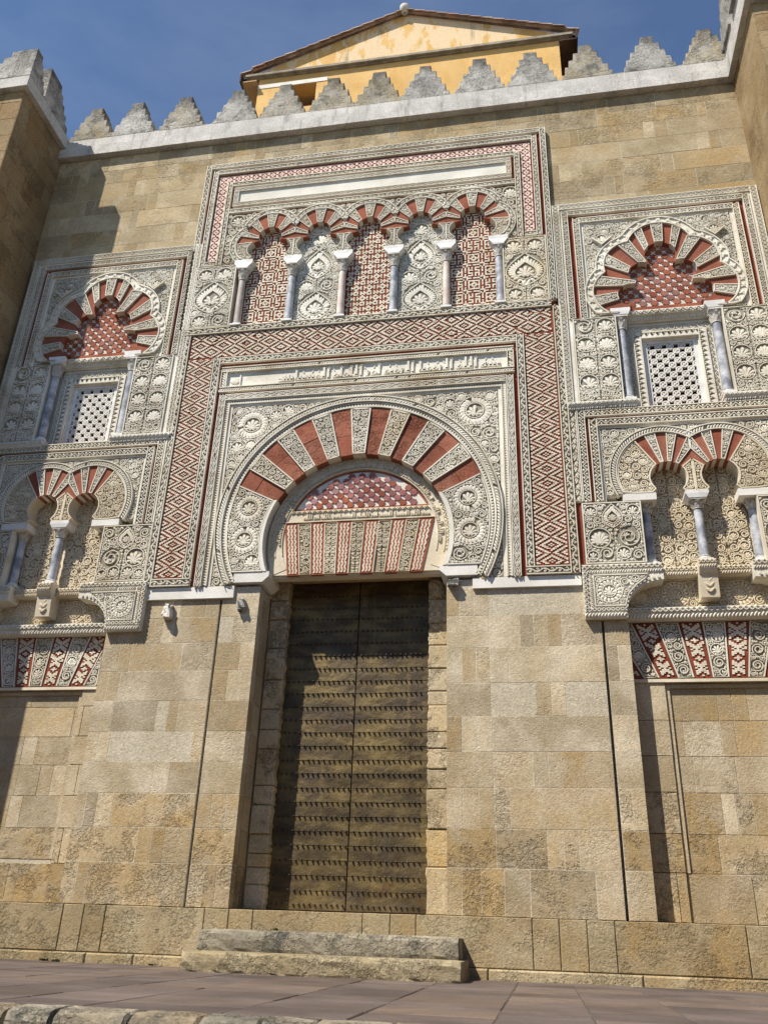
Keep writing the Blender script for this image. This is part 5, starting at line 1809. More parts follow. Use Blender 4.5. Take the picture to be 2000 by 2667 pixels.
def arch_unit(x, left_end, right_end):
    ci_ = [(0, 10.515, 0.192), (-0.195, 10.262, 0.168), (0.195, 10.262, 0.168)]
    half = 0.408
    def rin_(a):
        r = ray(ci_, 0, OZA, a)
        return r
    def rout_(a):
        r = ray([(0, 10.61, 0.385)], 0, OZA, a)
        c, s = math.cos(a), math.sin(a)
        end = (c > 0 and right_end) or (c < 0 and left_end)
        if end:
            r = max(r, ray([((0.215 if c > 0 else -0.215), 10.345, 0.355)], 0, OZA, a))
        elif abs(c) > 1e-6:
            lim = half / abs(c)
            if s < 0.75:
                r = lim
            r = min(max(r, 0.1), lim)
        if s < 0:
            r = min(r, (10.045 - OZA) / s)
        return r
    def rin_c(a):
        r = rin_(a); s = math.sin(a)
        if s < 0:
            r = min(r, (10.045 - OZA) / s)
        return r
    an = [-48, -2, 16, 29, 46, 63, 81, 99, 117, 134, 151, 164, 182, 228]
    kind = ['c', 'r', 'w', 'r', 'w', 'r', 'w', 'r', 'w', 'r', 'w', 'r', 'c']
    for a0, a1, kd in zip(an[:-1], an[1:], kind):
        p = [(x + u, v) for u, v in sector(0, OZA, a0, a1, rin_c, rout_, 10 if kd == 'c' else 5)]
        if kd == 'r':
            mb = MB(); mb.prism(p, 0.150, 0.020); o = mb.build("red_voussoir", M_BRICKRED, ar); o["tint"] = random.uniform(-.1, .1); o["hue"] = random.uniform(0, .25)
        else:
            carved_panel("carved_voussoir" if kd == 'w' else "carved_springer", p, ar, M_STUC, yf=0.0, yb=0.150, dep=0.022, rmax=0.05, seed=int(a0) + 90, border=0.011, rmin=0.016, minleaf=0.007)
    # archivolt following the lobe
    lim = math.degrees(math.acos(min(1, half / 0.43)))
    a_r = -25 if right_end else max(12, lim)
    a_l = 205 if left_end else 180 - max(12, lim)
    mb = MB()
    band_arc(mb, b_sleaf, x, 10.61, 0.388, 0.095, 180 - 14 if not left_end else 160, 14 if not right_end else 20, yf=-0.006, yb=0.09, dep=0.022)
    for e, sg in ((left_end, -1), (right_end, 1)):
        if e:
            if sg > 0:
                band_arc(mb, b_sleaf, x + 0.215, 10.345, 0.358, 0.095, 62, -48, yf=-0.004, yb=0.09, dep=0.022)
            else:
                band_arc(mb, b_sleaf, x - 0.215, 10.345, 0.358, 0.095, 228, 118, yf=-0.004, yb=0.09, dep=0.022)
    mb.build("archivolt", M_STUC, ar)
for k, x in enumerate(XC):
    arch_unit(x, k == 0, k == 4)
sp = [(-2.15, 10.05), (2.055, 10.05), (2.055, 11.075), (-2.15, 11.075)]
mb = MB()
mb.box(-2.428, XC[0] - 0.36, 0.06, 0.22, 9.97, 11.075); mb.box(XC[4] + 0.36, 2.30, 0.06, 0.22, 9.97, 11.075)
mb.box(XC[0] - 0.36, XC[4] + 0.36, 0.06, 0.22, 10.99, 11.075)
xs = []
for k in range(4):
    xm = (XC[k] + XC[k + 1]) / 2
    mb.prism([(xm, 10.62), (xm + 0.30, 10.99), (xm - 0.30, 10.99)], 0.22, 0.058)
mb.m = [1 if i % 6 == 2 else 0 for i in range(18)] + mb.m[18:]
for k in range(4):
    xm = (XC[k] + XC[k + 1]) / 2
    carve(mb, [(xm, 10.86), (xm + 0.17, 11.07), (xm - 0.17, 11.07)], 0.06, 0.05, 0.05, 0.016, 5, mirror=xm, minleaf=0.007)
    for q in range(4):
        for d in (-1, 1):
            leaf(mb, xm, 10.64 + q * 0.05, PI / 2 + d * 0.9, 0.05, 0.022, 0.05, 0.05, small=True)
for sg, x0_, xe in ((-1, XC[0], -2.425), (1, XC[4], 2.297)):
    ol = [(x0_ + sg * (0.215 + 0.46 * math.cos(R(t))), 10.345 + 0.46 * math.sin(R(t))) for t in range(-42, 60, 8)] + [(x0_ + sg * 0.49 * math.cos(R(t)), 10.61 + 0.49 * math.sin(R(t))) for t in range(30, 80, 8)]
    pl_ = [q for q in ol if q[1] < 11.06] + [(x0_ + sg * 0.08, 11.072), (xe, 11.072), (xe, 9.99)]
    carve(mb, pl_, 0.06, 0.045, 0.115, 0.018, 6, minleaf=0.008, pre=((x0_ + sg * 0.60, 10.93, 0.125, 'p'),))
mb.build("spandrel_carving", M_STUC, ar)

# ------------------------------------------------------------------ side window bays
random.seed(131)
AX = 4.327
wb = thing("window_bay", "right, fully sunlit bay with a five-lobed red and white arch over a white lattice window", "window bay", (AX, 0.2, 6.9), "carved lattice window bays")
X = lambda d: AX + d
mb = MB()
mb.box(X(-1.48), X(-1.04), 0.05, 0.30, 6.88, 10.52); mb.box(X(1.04), X(1.48), 0.05, 0.30, 6.88, 10.52); mb.box(X(-1.04), X(1.04), 0.05, 0.30, 10.09, 10.52)
mb.build("red_ground", M_RED, wb)
def frame3(par, name, fn, off, w, ztop, zb, mat=M_STUC, hw=1.492, **k):
    border(par, name, fn, [(X(-hw + off + w), zb, X(-hw + off + w), ztop)], w, mat, yb=0.06, **k)
    border(par, name, fn, [(X(hw - off), zb, X(hw - off), ztop)], w, mat, yb=0.06, **k)
    border(par, name, fn, [(X(-hw + off + w + .001), ztop - w, X(hw - off - w - .001), ztop - w)], w, mat, yb=0.06, **k)
frame3(wb, "chain_border", b_chain, 0.0, 0.105, 10.54, 6.905)
mb = MB()
mb.box(X(-1.386), X(-1.358), 0.022, 0.06, 8.34, 10.43); mb.box(X(1.358), X(1.386), 0.022, 0.06, 8.34, 10.43); mb.box(X(-1.357), X(1.357), 0.022, 0.06, 10.40, 10.432)
mb.box(X(-1.386), X(-1.322), 0.024, 0.06, 6.90, 8.335); mb.box(X(1.322), X(1.386), 0.024, 0.06, 6.90, 8.335)
mb.build("plain_fillet", M_STUC, wb)
frame3(wb, "leaf_border", b_zig, 0.135, 0.092, 10.398, 8.335)
frame3(wb, "inner_leaf_border", b_zig, 0.292, 0.098, 10.235, 8.335)
mb = MB()
mb.box(X(-1.10), X(-1.052), 0.035, 0.09, 8.34, 10.135); mb.box(X(1.052), X(1.10), 0.035, 0.09, 8.34, 10.135); mb.box(X(-1.051), X(1.051), 0.035, 0.09, 10.10, 10.136)
mb.build("plain_fillet", M_STUC, wb)
CI = [(0, 9.41, 0.217), (-0.287, 9.08, 0.187), (0.287, 9.08, 0.187), (-0.469, 8.70, 0.187), (0.469, 8.70, 0.187)]
CE = [(0, 9.52, 0.462), (-0.385, 9.25, 0.425), (0.385, 9.25, 0.425), (-0.545, 8.77, 0.445), (0.545, 8.77, 0.445)]
CO = [(a, b, c + 0.125) for a, b, c in CE]
WZ = 8.82
zf = 8.385
def clampf(f):
    def g(a):
        r = f(a); s = math.sin(a)
        return min(r, (zf - WZ) / s) if s < -1e-4 else r
    return g
CIX = CI + [(-0.2, 8.86, 0.195), (0.2, 8.86, 0.195)]
ri = clampf(lambda a: ray(CIX, 0, WZ, a)); ro = clampf(lambda a: ray(CE, 0, WZ, a)); rO = clampf(lambda a: ray(CO, 0, WZ, a))
half = [-33, -17, -6, 4, 16, 29, 41, 54, 65, 72, 78.7, 85.7]
an = half + [180 - h for h in reversed(half)]
for i in range(len(an) - 1):
    p = [(X(u), v) for u, v in sector(0, WZ, an[i], an[i + 1], ri, ro, 7)]
    q = min(i, len(an) - 2 - i)
    if q % 2 == 0 and i != len(half) - 1:
        mb = MB(); mb.prism(p, 0.23, 0.030); o = mb.build("red_voussoir", M_BRICKRED, wb); o["tint"] = random.uniform(-.12, .1); o["hue"] = random.uniform(0, .3)
    elif i == len(half) - 1 or q % 2 == 1:
        carved_panel("carved_voussoir", p, wb, M_STUC, yf=0.0, yb=0.23, rmax=0.055, seed=200 + i, border=0.013, rmin=0.016, minleaf=0.007)
# archivolt band between the red edge and the spandrel
mb = MB()
N = 72
AA = [R(-33 + 246 * i / N) for i in range(N + 1)]
for i in range(N):
    a, b = AA[i], AA[i + 1]
    q = [(X(ro(a) * math.cos(a)), WZ + ro(a) * math.sin(a)), (X(rO(a) * math.cos(a)), WZ + rO(a) * math.sin(a)),
         (X(rO(b) * math.cos(b)), WZ + rO(b) * math.sin(b)), (X(ro(b) * math.cos(b)), WZ + ro(b) * math.sin(b))]
    mb.prism(q, 0.12, 0.012)
for f_, o_ in ((ro, 0.009), (rO, -0.010)):
    ribbon(mb, [(X((f_(a) + o_) * math.cos(a)), WZ + (f_(a) + o_) * math.sin(a)) for a in AA], 0.017, 0.012, 0.02)
for i in range(0, N - 1):
    a, b = AA[i], AA[i + 1]
    r1, r2 = ro(a) + 0.03, rO(b) - 0.03
    if rO(a) - ro(a) < 0.08:
        continue
    x1_, z1_ = X(r1 * math.cos(a)), WZ + r1 * math.sin(a)
    leaf(mb, x1_, z1_, a + (0.6 if i % 2 else -0.6), 0.085, 0.034, 0.012, 0.02, curl=0.2 if i % 2 else -0.2)
mb.build("archivolt", M_STUC, wb)
outl = [(X(rO(a) * math.cos(a)), WZ + rO(a) * math.sin(a)) for a in AA]
sp = [(X(1.05), 8.345), (X(1.05), 10.098), (X(-1.05), 10.098), (X(-1.05), 8.345)]
ol = [q for q in outl if abs(q[0] - AX) < 1.045]
hl = [q for q in ol if q[0] >= AX]
hr = [(X(1.05), 8.345), (X(1.05), 10.098), (X(0.0), 10.098)] + [q for q in reversed(hl)]
for sg in (1, -1):
    pp = hr if sg > 0 else [(2 * AX - x, z) for x, z in reversed(hr)]
    carved_panel("spandrel_carving", pp, wb, M_STUC, yf=0.022, yb=0.23, rmax=0.085, seed=17, border=0.0, stem=0.011, minleaf=0.008, pre=((X(sg * 0.80), 9.80, 0.085, 'p'),))
    # projecting V-shaped broken bracket in the spandrel
    mb = MB()
    c = (X(sg * 0.80), 9.66)
    ribbon(mb, [(c[0] - 0.14, c[1] + 0.13), (c[0] - .01, c[1] - 0.01), (c[0] + 0.14, c[1] + 0.13)], 0.022, 0.05, 0.075)
    mb.build("projecting_bracket", M_STUC, wb)
# tympanum of stars
mb = MB(); mb.box(X(-0.85), X(0.85), 0.122, 0.30, 8.46, 9.75); mb.build("star_field_ground", M_STUC, wb)
def inlobes(x, z):
    return any(math.hypot(x - AX - a, z - b) < c + 0.05 for a, b, c in CI) or (abs(x - AX) < 0.5 and 8.5 < z < 9.2)
star_field(wb, lambda x, z: inlobes(x, z) and z > 8.55, X(-0.8), X(0.8), 8.53, 9.75, 0.109, 0.0565, 0.122, [M_STARRED], 8)
mb = MB(); mb.box(X(-0.62), X(0.62), 0.105, 0.125, 8.475, 8.525); mb.build("red_sill", M_STARRED, wb)
mb = MB(); mb.box(X(-0.60), X(0.60), 0.085, 0.23, 8.38, 8.455, 0)
b_zig(mb, 1.16, 0.07, 0.085, 0.016, line_map(X(-0.58), 8.384, 1, 0))
mb.add(*cornice_prof([(0.12, 8.379), (0.23, 8.379), (0.23, 8.30), (0.17, 8.30)], X(-0.58), X(0.58)))
b_rope(mb, 1.14, 0.07, 0.145, 0.02, line_map(X(-0.57), 8.305, 1, 0))
mb.build("carved_shelf", M_STUC, wb)
# wall round the window
mb = MB()
mb.box(X(-0.76), X(-0.375), 0.205, 0.30, 6.86, 8.30); mb.box(X(0.375), X(0.76), 0.205, 0.30, 6.86, 8.30); mb.box(X(-0.375), X(0.375), 0.205, 0.30, 8.01, 8.30)
mb.build("window_wall", M_STUC, wb)
mb = MB()
band(mb, b_chain, X(-0.58), 8.135, X(0.58), 8.135, 0.125, yf=0.185, yb=0.21)
band(mb, b_vine, X(-0.50), 6.87, X(-0.50), 8.13, 0.082, yf=0.185, yb=0.21); band(mb, b_vine, X(0.582), 6.87, X(0.582), 8.13, 0.082, yf=0.185, yb=0.21)
mb.build("scroll_border", M_STUC, wb)
mb = MB()
band(mb, b_tooth, X(-0.388), 6.87, X(-0.388), 8.13, 0.108, yf=0.165, yb=0.21); band(mb, b_tooth, X(0.496), 6.87, X(0.496), 8.13, 0.108, yf=0.165, yb=0.21)
band(mb, b_tooth, X(-0.386), 8.022, X(0.386), 8.022, 0.105, yf=0.165, yb=0.21)
mb.build("toothed_border", M_STUC, wb)
win = MB()
win.box(X(-0.386), X(-0.312), 0.235, 0.29, 6.85, 8.02); win.box(X(0.312), X(0.386), 0.235, 0.29, 6.85, 8.02); win.box(X(-0.311), X(0.311), 0.235, 0.29, 7.965, 8.02); win.box(X(-0.311), X(0.311), 0.235, 0.29, 6.85, 6.905)
win = win.build("window", M_MARB_W, wb)
mb = MB(); mb.box(X(-0.40), X(0.40), 0.36, 0.38, 6.85, 8.05); mb.build("black_backing", M_DARK, win)  # black sheet behind the lattice, shade of the room put into its colour
mb = MB()
gx0, gx1, gz0, gz1 = X(-0.318), X(0.318), 6.90, 7.97
u = 0.158
YB = 0.28
def clipline(p, q):
    x0, z0 = p; x1, z1 = q
    t0, t1 = 0.0, 1.0
    for d, lo, hi, s in ((x1 - x0, gx0, gx1, x0), (z1 - z0, gz0, gz1, z0)):
        if abs(d) < 1e-9:
            if s < lo or s > hi:
                return None
            continue
        ta, tb = (lo - s) / d, (hi - s) / d
        if ta > tb:
            ta, tb = tb, ta
        t0, t1 = max(t0, ta), min(t1, tb)
    return None if t1 - t0 < 1e-3 else ((x0 + t0 * (x1 - x0), z0 + t0 * (z1 - z0)), (x0 + t1 * (x1 - x0), z0 + t1 * (z1 - z0)))
for d in (-1, 1):
    k = -6
    for k in range(-8, 9):
        c = clipline((AX + k * u - 2 * d, (gz0 + gz1) / 2 - 2), (AX + k * u + 2 * d, (gz0 + gz1) / 2 + 2))
        if c:
            ribbon(mb, list(c), 0.020, YB, 0.030 + (0.005 if d > 0 else 0))
for i in range(-3, 4):
    for j in range(-5, 6):
        cx_, cz_ = AX + i * u, (gz0 + gz1) / 2 + j * u
        for (ox, oz, rr) in ((0, 0, 0.044), (u / 2, u / 2, 0.040)):
            px, pz = cx_ + ox, cz_ + oz
            if gx0 - 0.02 < px < gx1 + 0.02 and gz0 - 0.02 < pz < gz1 + 0.02:
                ring(mb, px, pz, rr, 0.017, YB, 0.034, None, 12)
        px, pz = cx_ + u / 2, cz_ + u / 2
mb.build("lattice", M_PLASTER, win)
for sg, (xa, xb) in ((-1, (-1.318, -0.722)), (1, (0.700, 1.318))):
    cx_ = X((xa + xb) / 2)
    pre = tuple((cx_ + 0.142, 7.07 + 0.30 * q, 0.128, 'p') for q in range(1, 5)) + ((cx_ + 0.15, 7.06, 0.09, 'p'),)
    pre = tuple((cx_ + 0.144, 7.235 + 0.315 * q, 0.132, 'p') for q in range(4))
    carved_panel("scroll_panel", rect(X(xa), X(xb), 6.915, 8.325), wb, M_STUC, yf=0.0, yb=0.28, rmax=0.07, seed=23, border=0.018, mirror=cx_, pre=pre, stem=0.012)
    mb = MB()
    xl, xr = (-1.47, -0.535) if sg < 0 else (0.535, 1.47)
    mb.box(X(xl), X(xr), -0.03, 0.28, 6.855, 6.90)
    mb.add(*cornice_prof([(-0.03, 6.853), (0.28, 6.853), (0.28, 6.79), (0.04, 6.79)], X(xl) + 0.01, X(xr) - 0.01))
    b_zig(mb, xr - xl - 0.02, 0.04, -0.03, 0.012, line_map(X(xl) + 0.01, 6.857, 1, 0))
    b_rope(mb, xr - xl - 0.04, 0.05, 0.0, 0.018, line_map(X(xl) + 0.02, 6.797, 1, 0))
    mb.build("sill_ledge", M_STUC_G, wb)
column(wb, X(-0.648), 0.10, 6.945, 8.12, 8.345, 8.46, 0.060, M_MARB_G, 0.135, 0.10, 0.0, 0.24)
column(wb, X(0.625), 0.10, 6.945, 8.12, 8.345, 8.46, 0.062, M_MARB_G, 0.135, 0.10, 0.0, 0.24)
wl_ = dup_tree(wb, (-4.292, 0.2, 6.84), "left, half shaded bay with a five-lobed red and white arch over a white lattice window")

# ------------------------------------------------------------------ twin-arch niches
random.seed(141)
AX = 4.352
tn = thing("twin_arch_niche", "right, sunlit twin horseshoe blind arches on three marble columns with carved brackets beneath", "niche", (AX, 0.25, 3.85), "twin-arch niches")
mb = MB()
mb.box(X(-1.50), X(-1.10), 0.05, 0.30, 5.40, 6.80); mb.box(X(1.10), X(1.50), 0.05, 0.30, 5.40, 6.80); mb.box(X(-1.10), X(1.10), 0.05, 0.30, 6.50, 6.80)
mb.build("red_ground", M_RED, tn)
for sg in (-1, 1):
    x0 = X(-1.398) if sg < 0 else X(1.498)
    border(tn, "leaf_border", b_sleaf, [(x0, 5.42, x0, 6.79)], 0.10, yb=0.06, yf=0.008)
HW = 1.391
frame3(tn, "zigzag_border", b_zig, 0.0, 0.104, 6.79, 5.42, hw=HW)
frame3(tn, "inner_zigzag_border", b_zig, 0.146, 0.108, 6.642, 5.42, hw=HW)
mb = MB()
mb.box(X(-1.136), X(-1.10), 0.035, 0.09, 5.42, 6.532); mb.box(X(1.10), X(1.136), 0.035, 0.09, 5.42, 6.532); mb.box(X(-1.099), X(1.099), 0.035, 0.09, 6.50, 6.533)
mb.build("plain_fillet", M_STUC, tn)
mb = MB(); mb.box(X(-1.46), X(1.46), 0.262, 0.36, 4.00, 6.62); mb.build("backing", M_STUC_W, tn)
SPZ = 5.50
for sg in (-1, 1):
    xc = 0.314 * sg
    carved_panel("carved_blind_panel", rect(X(xc - 0.29), X(xc + 0.29), 4.50, 5.98), tn, M_STUC_W, yf=0.225, yb=0.27, dep=0.032, rmax=0.085, seed=41, border=0.0, mirror=X(xc), stem=0.015, minleaf=0.009, rmin=0.02)
    # arch
    oz = 5.71
    cI = [(xc, 5.715, 0.225)]
    cE = [(0.352 * sg, 5.785, 0.592)]
    def fin(a):
        r = ray(cI, xc, oz, a); s = math.sin(a)
        return min(r, (SPZ - oz) / s) if s < -1e-4 else r
    def fout(a):
        r = ray(cE, xc, oz, a); c, s = math.cos(a), math.sin(a)
        if c * sg < -1e-6:
            r = min(r, abs(xc / c))
        return min(r, (SPZ - oz) / s) if s < -1e-4 else r
    # angles for the right arch: from the inner (middle) side round to the outer side
    A = [228, 148, 135, 124, 112, 100, 89, 77, 65, 54, -48] if False else [228, 140, 128, 116.5, 104.5, 93, 81, 69, 57, -44]
    kd = ['c', 'r', 'w', 'r', 'w', 'r', 'w', 'r', 'c']
    for (a0, a1), k in zip(zip(A[:-1], A[1:]), kd):
        b0, b1 = (a1, a0) if sg > 0 else (180 - a0, 180 - a1)
        p = [(X(u), v) for u, v in sector(xc, oz, b0, b1, fin, fout, 12 if k == 'c' else 4)]
        if k == 'r':
            mb = MB(); mb.prism(p, 0.262, 0.018); o = mb.build("red_voussoir", M_BRICKRED, tn); o["tint"] = random.uniform(-.1, .1); o["hue"] = random.uniform(0, .5)
        elif k == 'w':
            carved_panel("carved_voussoir", p, tn, M_STUC, yf=0.0, yb=0.262, rmax=0.05, seed=300 + int(a0), border=0.012, rmin=0.015, minleaf=0.007)
        else:
            carved_panel("carved_springer", p, tn, M_STUC_W, yf=0.0, yb=0.262, rmax=0.085, seed=310 + int(a0), border=0.018, rmin=0.018, minleaf=0.008)
    mb = MB()
    if sg > 0:
        band_arc(mb, b_rope, X(0.352), 5.785, 0.594, 0.092, 127, -27, yf=-0.008, yb=0.09, dep=0.025)
    else:
        band_arc(mb, b_rope, X(-0.352), 5.785, 0.594, 0.092, 207, 53, yf=-0.010, yb=0.09, dep=0.025)
    mb.build("archivolt", M_STUC, tn)
    oo = [q for q in arc(0.352, 5.785, 0.688, 125, -25, 40) if 0.0 <= q[0] < 1.095]
    poly = [(0.0, 6.497)] + oo + ([(1.097, oo[-1][1])] if oo[-1][0] < 1.09 else []) 
    poly = [(0.0, oo[0][1])] + oo + [(1.098, 5.50), (1.098, 6.497), (0.0, 6.497)]
    poly = [(X(sg * a), b) for a, b in poly]
    if sg < 0:
        poly = poly[::-1]
    mb = MB(); mb.prism(poly[::-1], 0.26, 0.060); carve(mb, poly, 0.060, 0.03, 0.085, 0.018, 43, minleaf=0.008); mb.build("spandrel_carving", M_STUC, tn)
    xa, xb = (0.690, 1.418)
    if sg < 0:
        xa, xb = -xb, -xa
    cx_ = X((xa + xb) / 2)
    carved_panel("palmette_panel", rect(X(xa), X(xb), 4.552, 5.395), tn, M_STUC, yf=0.0, yb=0.28, rmax=0.08, seed=44, border=0.02, mirror=cx_, stem=0.014,
                 pre=((cx_, 5.20, 0.125, 'og', 0.33), (cx_ + 0.175, 4.90, 0.145, 'p'), (cx_ + 0.26, 5.27, 0.085, 'p'), (cx_ + 0.10, 4.69, 0.09, 'p'), (cx_ + 0.27, 4.66, 0.075, 'p')))
    mb = MB()
    a, b = (0.49, 0.90) if sg > 0 else (-0.90, -0.49)
    mb.box(X(a), X(b), 0.004, 0.262, 5.402, SPZ - 0.001); mb.build("plaster_impost", M_PLASTER, tn)
    # bracket with a quarter-round cut
    s_ = sg
    outline = [(1.475, 3.855), (1.475, 4.54), (0.52, 4.54), (0.52, 4.325)] + [(0.52 + 0.46 * math.sin(R(t)), 3.92 + 0.405 * math.cos(R(t))) for t in (15, 30, 45, 60, 75, 90)] + [(0.98, 3.855)]
    ow = [(X(s_ * u_), v_) for u_, v_ in outline]
    if s_ > 0:
        pass
    else:
        ow = ow[::-1]
    mb = MB(); mb.prism(ow, 0.34, 0.0)
    L_ = 0.955
    xo, xi = 1.475, 0.52
    xl = X(xi) if sg > 0 else X(-xo)
    b_lattice(mb, L_, 0.062, 0.0, 0.02, line_map(xl, 4.476, 1, 0))
    b_rope(mb, L_ - 0.06, 0.05, 0.0, 0.026, line_map(xl + (0.0 if sg > 0 else 0.06), 4.418, 1, 0))
    xv = X(1.475) if sg > 0 else X(-1.415)
    b_lattice(mb, 0.55, 0.058, 0.0, 0.02, line_map(xv, 3.925, 0, 1))
    b_rope(mb, 0.42, 0.045, 0.0, 0.026, line_map(X(1.412) if sg > 0 else X(-1.362), 3.99, 0, 1))
    xq = X(0.985) if sg > 0 else X(-1.47)
    b_lattice(mb, 0.485, 0.05, 0.0, 0.02, line_map(xq, 3.93, 1, 0))
    b_rope(mb, 0.485, 0.06, 0.0, 0.026, line_map(xq, 3.862, 1, 0))
    fo = [(1.345, 4.00), (1.345, 4.395), (0.70, 4.395), (0.74, 4.34), (0.85, 4.26), (0.95, 4.15), (1.0, 4.00)]
    fo = [(X(s_ * u_), v_) for u_, v_ in fo]
    if s_ < 0:
        fo = fo[::-1]
    ribbon(mb, fo, 0.014, 0.0, 0.022, None, True)
    carve(mb, inset(fo, 0.01), 0.0, 0.022, 0.09, 0.018, 47, ((X(s_ * 1.17), 4.19, 0.155, 'p'),), minleaf=0.008)
    for t in range(4, 90, 8):
        ring(mb, X(s_ * (0.52 + 0.435 * math.sin(R(t)) + 0.03)), 3.935 + 0.40 * math.cos(R(t)) + 0.02, 0.012, 0.012, 0.0, 0.016, None, 6)
    mb.build("bracket", M_STUC, tn)
for xx_, m in ((-0.615, M_MARB_G), (0.0, M_MARB_P if False else M_MARB_G), (0.66, M_MARB_G)):
    mid = xx_ == 0.0
    column(tn, X(xx_), 0.10 if mid else 0.17, 4.575, 5.27, 5.405, 5.50, 0.058 if mid else 0.055, m, 0.142 if mid else 0.115, 0.105 if mid else 0.10, -0.004 if mid else 0.03, 0.262, imat=M_MARB_W)
# ledge, middle console, frieze and lower ledge
mb = MB()
mb.box(X(-0.519), X(0.519), 0.12, 0.34, 4.41, 4.525)
b_lattice(mb, 1.03, 0.055, 0.12, 0.018, line_map(X(-0.515), 4.466, 1, 0)); b_rope(mb, 1.03, 0.05, 0.12, 0.024, line_map(X(-0.515), 4.412, 1, 0))
mb.build("ledge", M_STUC_W, tn)
mb = MB()
mb.add(*cornice_prof([(-0.02, 4.56), (-0.02, 4.44), (0.0, 4.40), (0.03, 4.38), (0.06, 4.10), (0.34, 4.10), (0.34, 4.56)][::-1], X(-0.105), X(0.105)))
b_lattice(mb, 0.2, 0.05, -0.02, 0.016, line_map(X(-0.10), 4.505, 1, 0)); b_rope(mb, 0.2, 0.05, -0.02, 0.018, line_map(X(-0.10), 4.45, 1, 0))
for q in range(3):
    for d in (-1, 1):
        leaf(mb, X(0.0), 4.16 + q * 0.07, PI / 2 + d * 0.8, 0.075, 0.03, 0.05, 0.02)
mb.build("console", M_STUC_W, tn)
carved_panel("frieze", rect(X(-1.10), X(1.10), 4.02, 4.405), tn, M_STUC_W, yf=0.235, yb=0.34, dep=0.032, rmax=0.085, seed=51, border=0.014, mirror=X(0.0), stem=0.014,
             pre=((X(0.37), 4.21, 0.165, 'p'), (X(0.80), 4.19, 0.14, 'p'), (X(0.085), 4.17, 0.07, 'p'), (X(0.585), 4.12, 0.075, 'p')))
mb = MB()
mb.box(X(-1.45), X(1.45), 0.15, 0.34, 3.955, 4.018)
mb.add(*cornice_prof([(0.151, 3.953), (0.34, 3.953), (0.34, 3.875), (0.20, 3.875)], X(-1.45), X(1.45)))
b_lattice(mb, 2.88, 0.062, 0.15, 0.018, line_map(X(-1.44), 3.955, 1, 0)); b_rope(mb, 2.88, 0.07, 0.172, 0.03, line_map(X(-1.44), 3.882, 1, 0))
mb.build("lower_ledge", M_STUC, tn)
tl2 = dup_tree(tn, (-4.272, 0.25, 3.85 - 0.012), "left, half shaded twin horseshoe blind arches on three marble columns with carved brackets beneath")

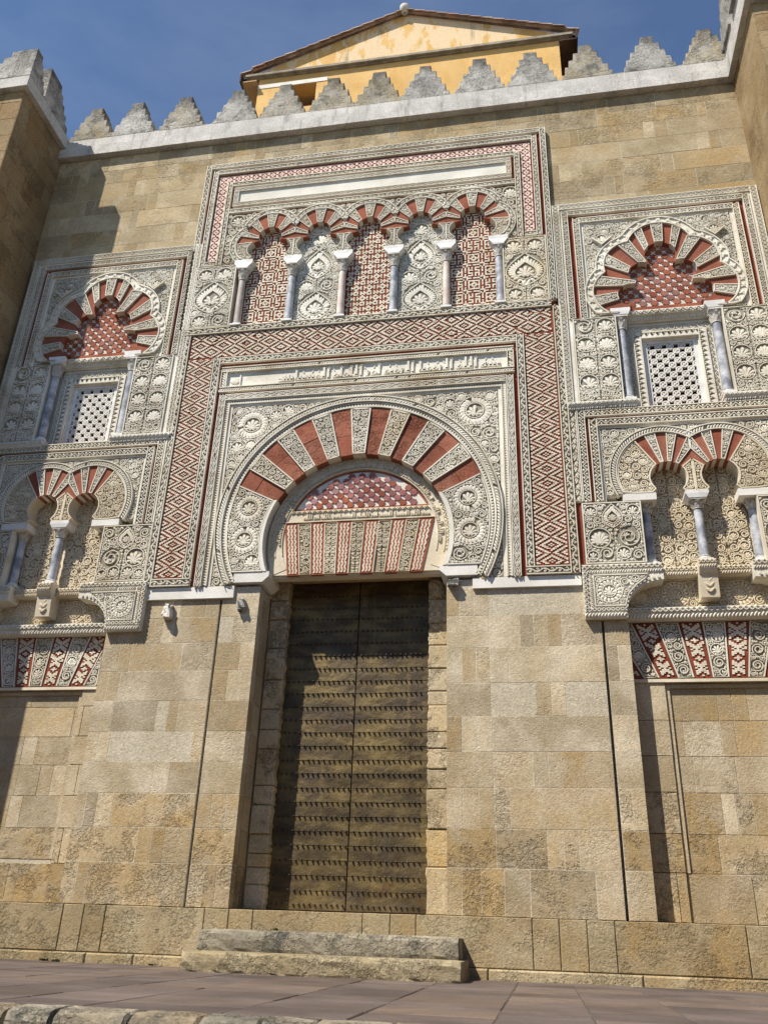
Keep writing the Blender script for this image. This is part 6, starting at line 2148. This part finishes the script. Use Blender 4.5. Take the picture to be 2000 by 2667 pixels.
# ------------------------------------------------------------------ flat arches under the niches
def flat_arch(label, ax, x0, x1, shadow):
    random.seed(151)
    fa = thing("flat_arch", label, "lintel", (ax, 0.29, 3.18), "flat arches of carved and brick voussoirs")
    zt, zb = 3.868, 3.185
    mb = MB(); mb.box(x0, x1, 0.305, 0.50, zb - 0.01, zt + 0.02); mb.build("backing", M_STUC, fa)
    mb = MB(); mb.box(x0, x1, 0.278, 0.31, zb - 0.045, zb - 0.008); mb.build("plain_fillet", M_STUC_W, fa)
    top = [(-0.27 + 0.54 * k) for k in range(-3, 5)]
    bot = [(-0.195 + 0.388 * k) for k in range(-3, 5)]
    htr, hbr = 0.132, 0.098
    def at(e, t):
        return ax + e[0] + (e[1] - e[0]) * t
    def clipx(p):
        out = []
        n = len(p)
        for xlim, keep in ((x0 + 0.002, lambda v: v >= x0 + 0.002), (x1 - 0.002, lambda v: v <= x1 - 0.002)):
            out = []
            for i in range(len(p)):
                a, b = p[i - 1], p[i]
                ka, kb = keep(a[0]), keep(b[0])
                if ka != kb:
                    t = (xlim - a[0]) / (b[0] - a[0])
                    out.append((xlim, a[1] + t * (b[1] - a[1])))
                if kb:
                    out.append(b)
            p = out
            if len(p) < 3:
                return []
        return p
    for k in range(8):
        q = [(ax + bot[k] - hbr, zb), (ax + bot[k] + hbr, zb), (ax + top[k] + htr, zt), (ax + top[k] - htr, zt)]
        q = clipx(q)
        if q:
            mb = MB(); mb.prism(q, 0.31, 0.286); vo = mb.build("brick_voussoir", M_RED, fa)
            qs = q
            def inside(x, z, k=k):
                t = (z - zb) / (zt - zb)
                c = ax + bot[k] + (top[k] - bot[k]) * t
                return abs(x - c) < hbr + (htr - hbr) * t - 0.018 and x0 + .01 < x < x1 - .01 and zb + .015 < z < zt - .015
            cw, chh = 0.0285, 0.0185
            mb = MB()
            nr = int((zt - zb) / chh)
            for r in range(nr):
                z = zb + r * chh
                t = (z - zb) / (zt - zb)
                c0 = ax + bot[k] + (top[k] - bot[k]) * t
                for c in range(-4, 5):
                    rr = abs((r + 6) % 12 - 6)
                    d = abs(c) + rr
                    if d <= 1 or d in (4, 5, 6) or d >= 8:
                        xa, xb = c0 + (c - 0.5) * cw + .001, c0 + (c + 0.5) * cw - .001
                        if inside(xa, z) and inside(xb, z + chh):
                            mb.add([(xa, .288, z + .001), (xb, .288, z + .001), (xb, .288, z + chh - .001), (xa, .288, z + chh - .001), (xa, .276, z + .001), (xb, .276, z + .001), (xb, .276, z + chh - .001), (xa, .276, z + chh - .001)],
                                   [(0, 1, 5, 4), (1, 2, 6, 5), (2, 3, 7, 6), (3, 0, 4, 7), (4, 5, 6, 7)])
            if mb.v:
                mb.build("mosaic_bricks", M_BRICKWHITE, vo, kind="stuff")
        if k < 7:
            q = [(ax + bot[k] + hbr + .006, zb), (ax + bot[k + 1] - hbr - .006, zb), (ax + top[k + 1] - htr - .006, zt), (ax + top[k] + htr + .006, zt)]
            q = clipx(q)
            if len(q) >= 3 and max(p[0] for p in q) - min(p[0] for p in q) > 0.06:
                carved_panel("carved_voussoir", q, fa, M_STUC, yf=0.272, yb=0.31, dep=0.026, rmax=0.105, seed=70 + k, border=0.016, rmin=0.02, stem=0.013)
    return fa
flat_arch("right flat arch of fanned carved and red brick-mosaic voussoirs, mostly sunlit", 4.382, 3.384, 5.90, 0)
flat_arch("left flat arch of fanned carved and red brick-mosaic voussoirs, partly in the tower's shadow", -4.285, -5.90, -3.405, 1)
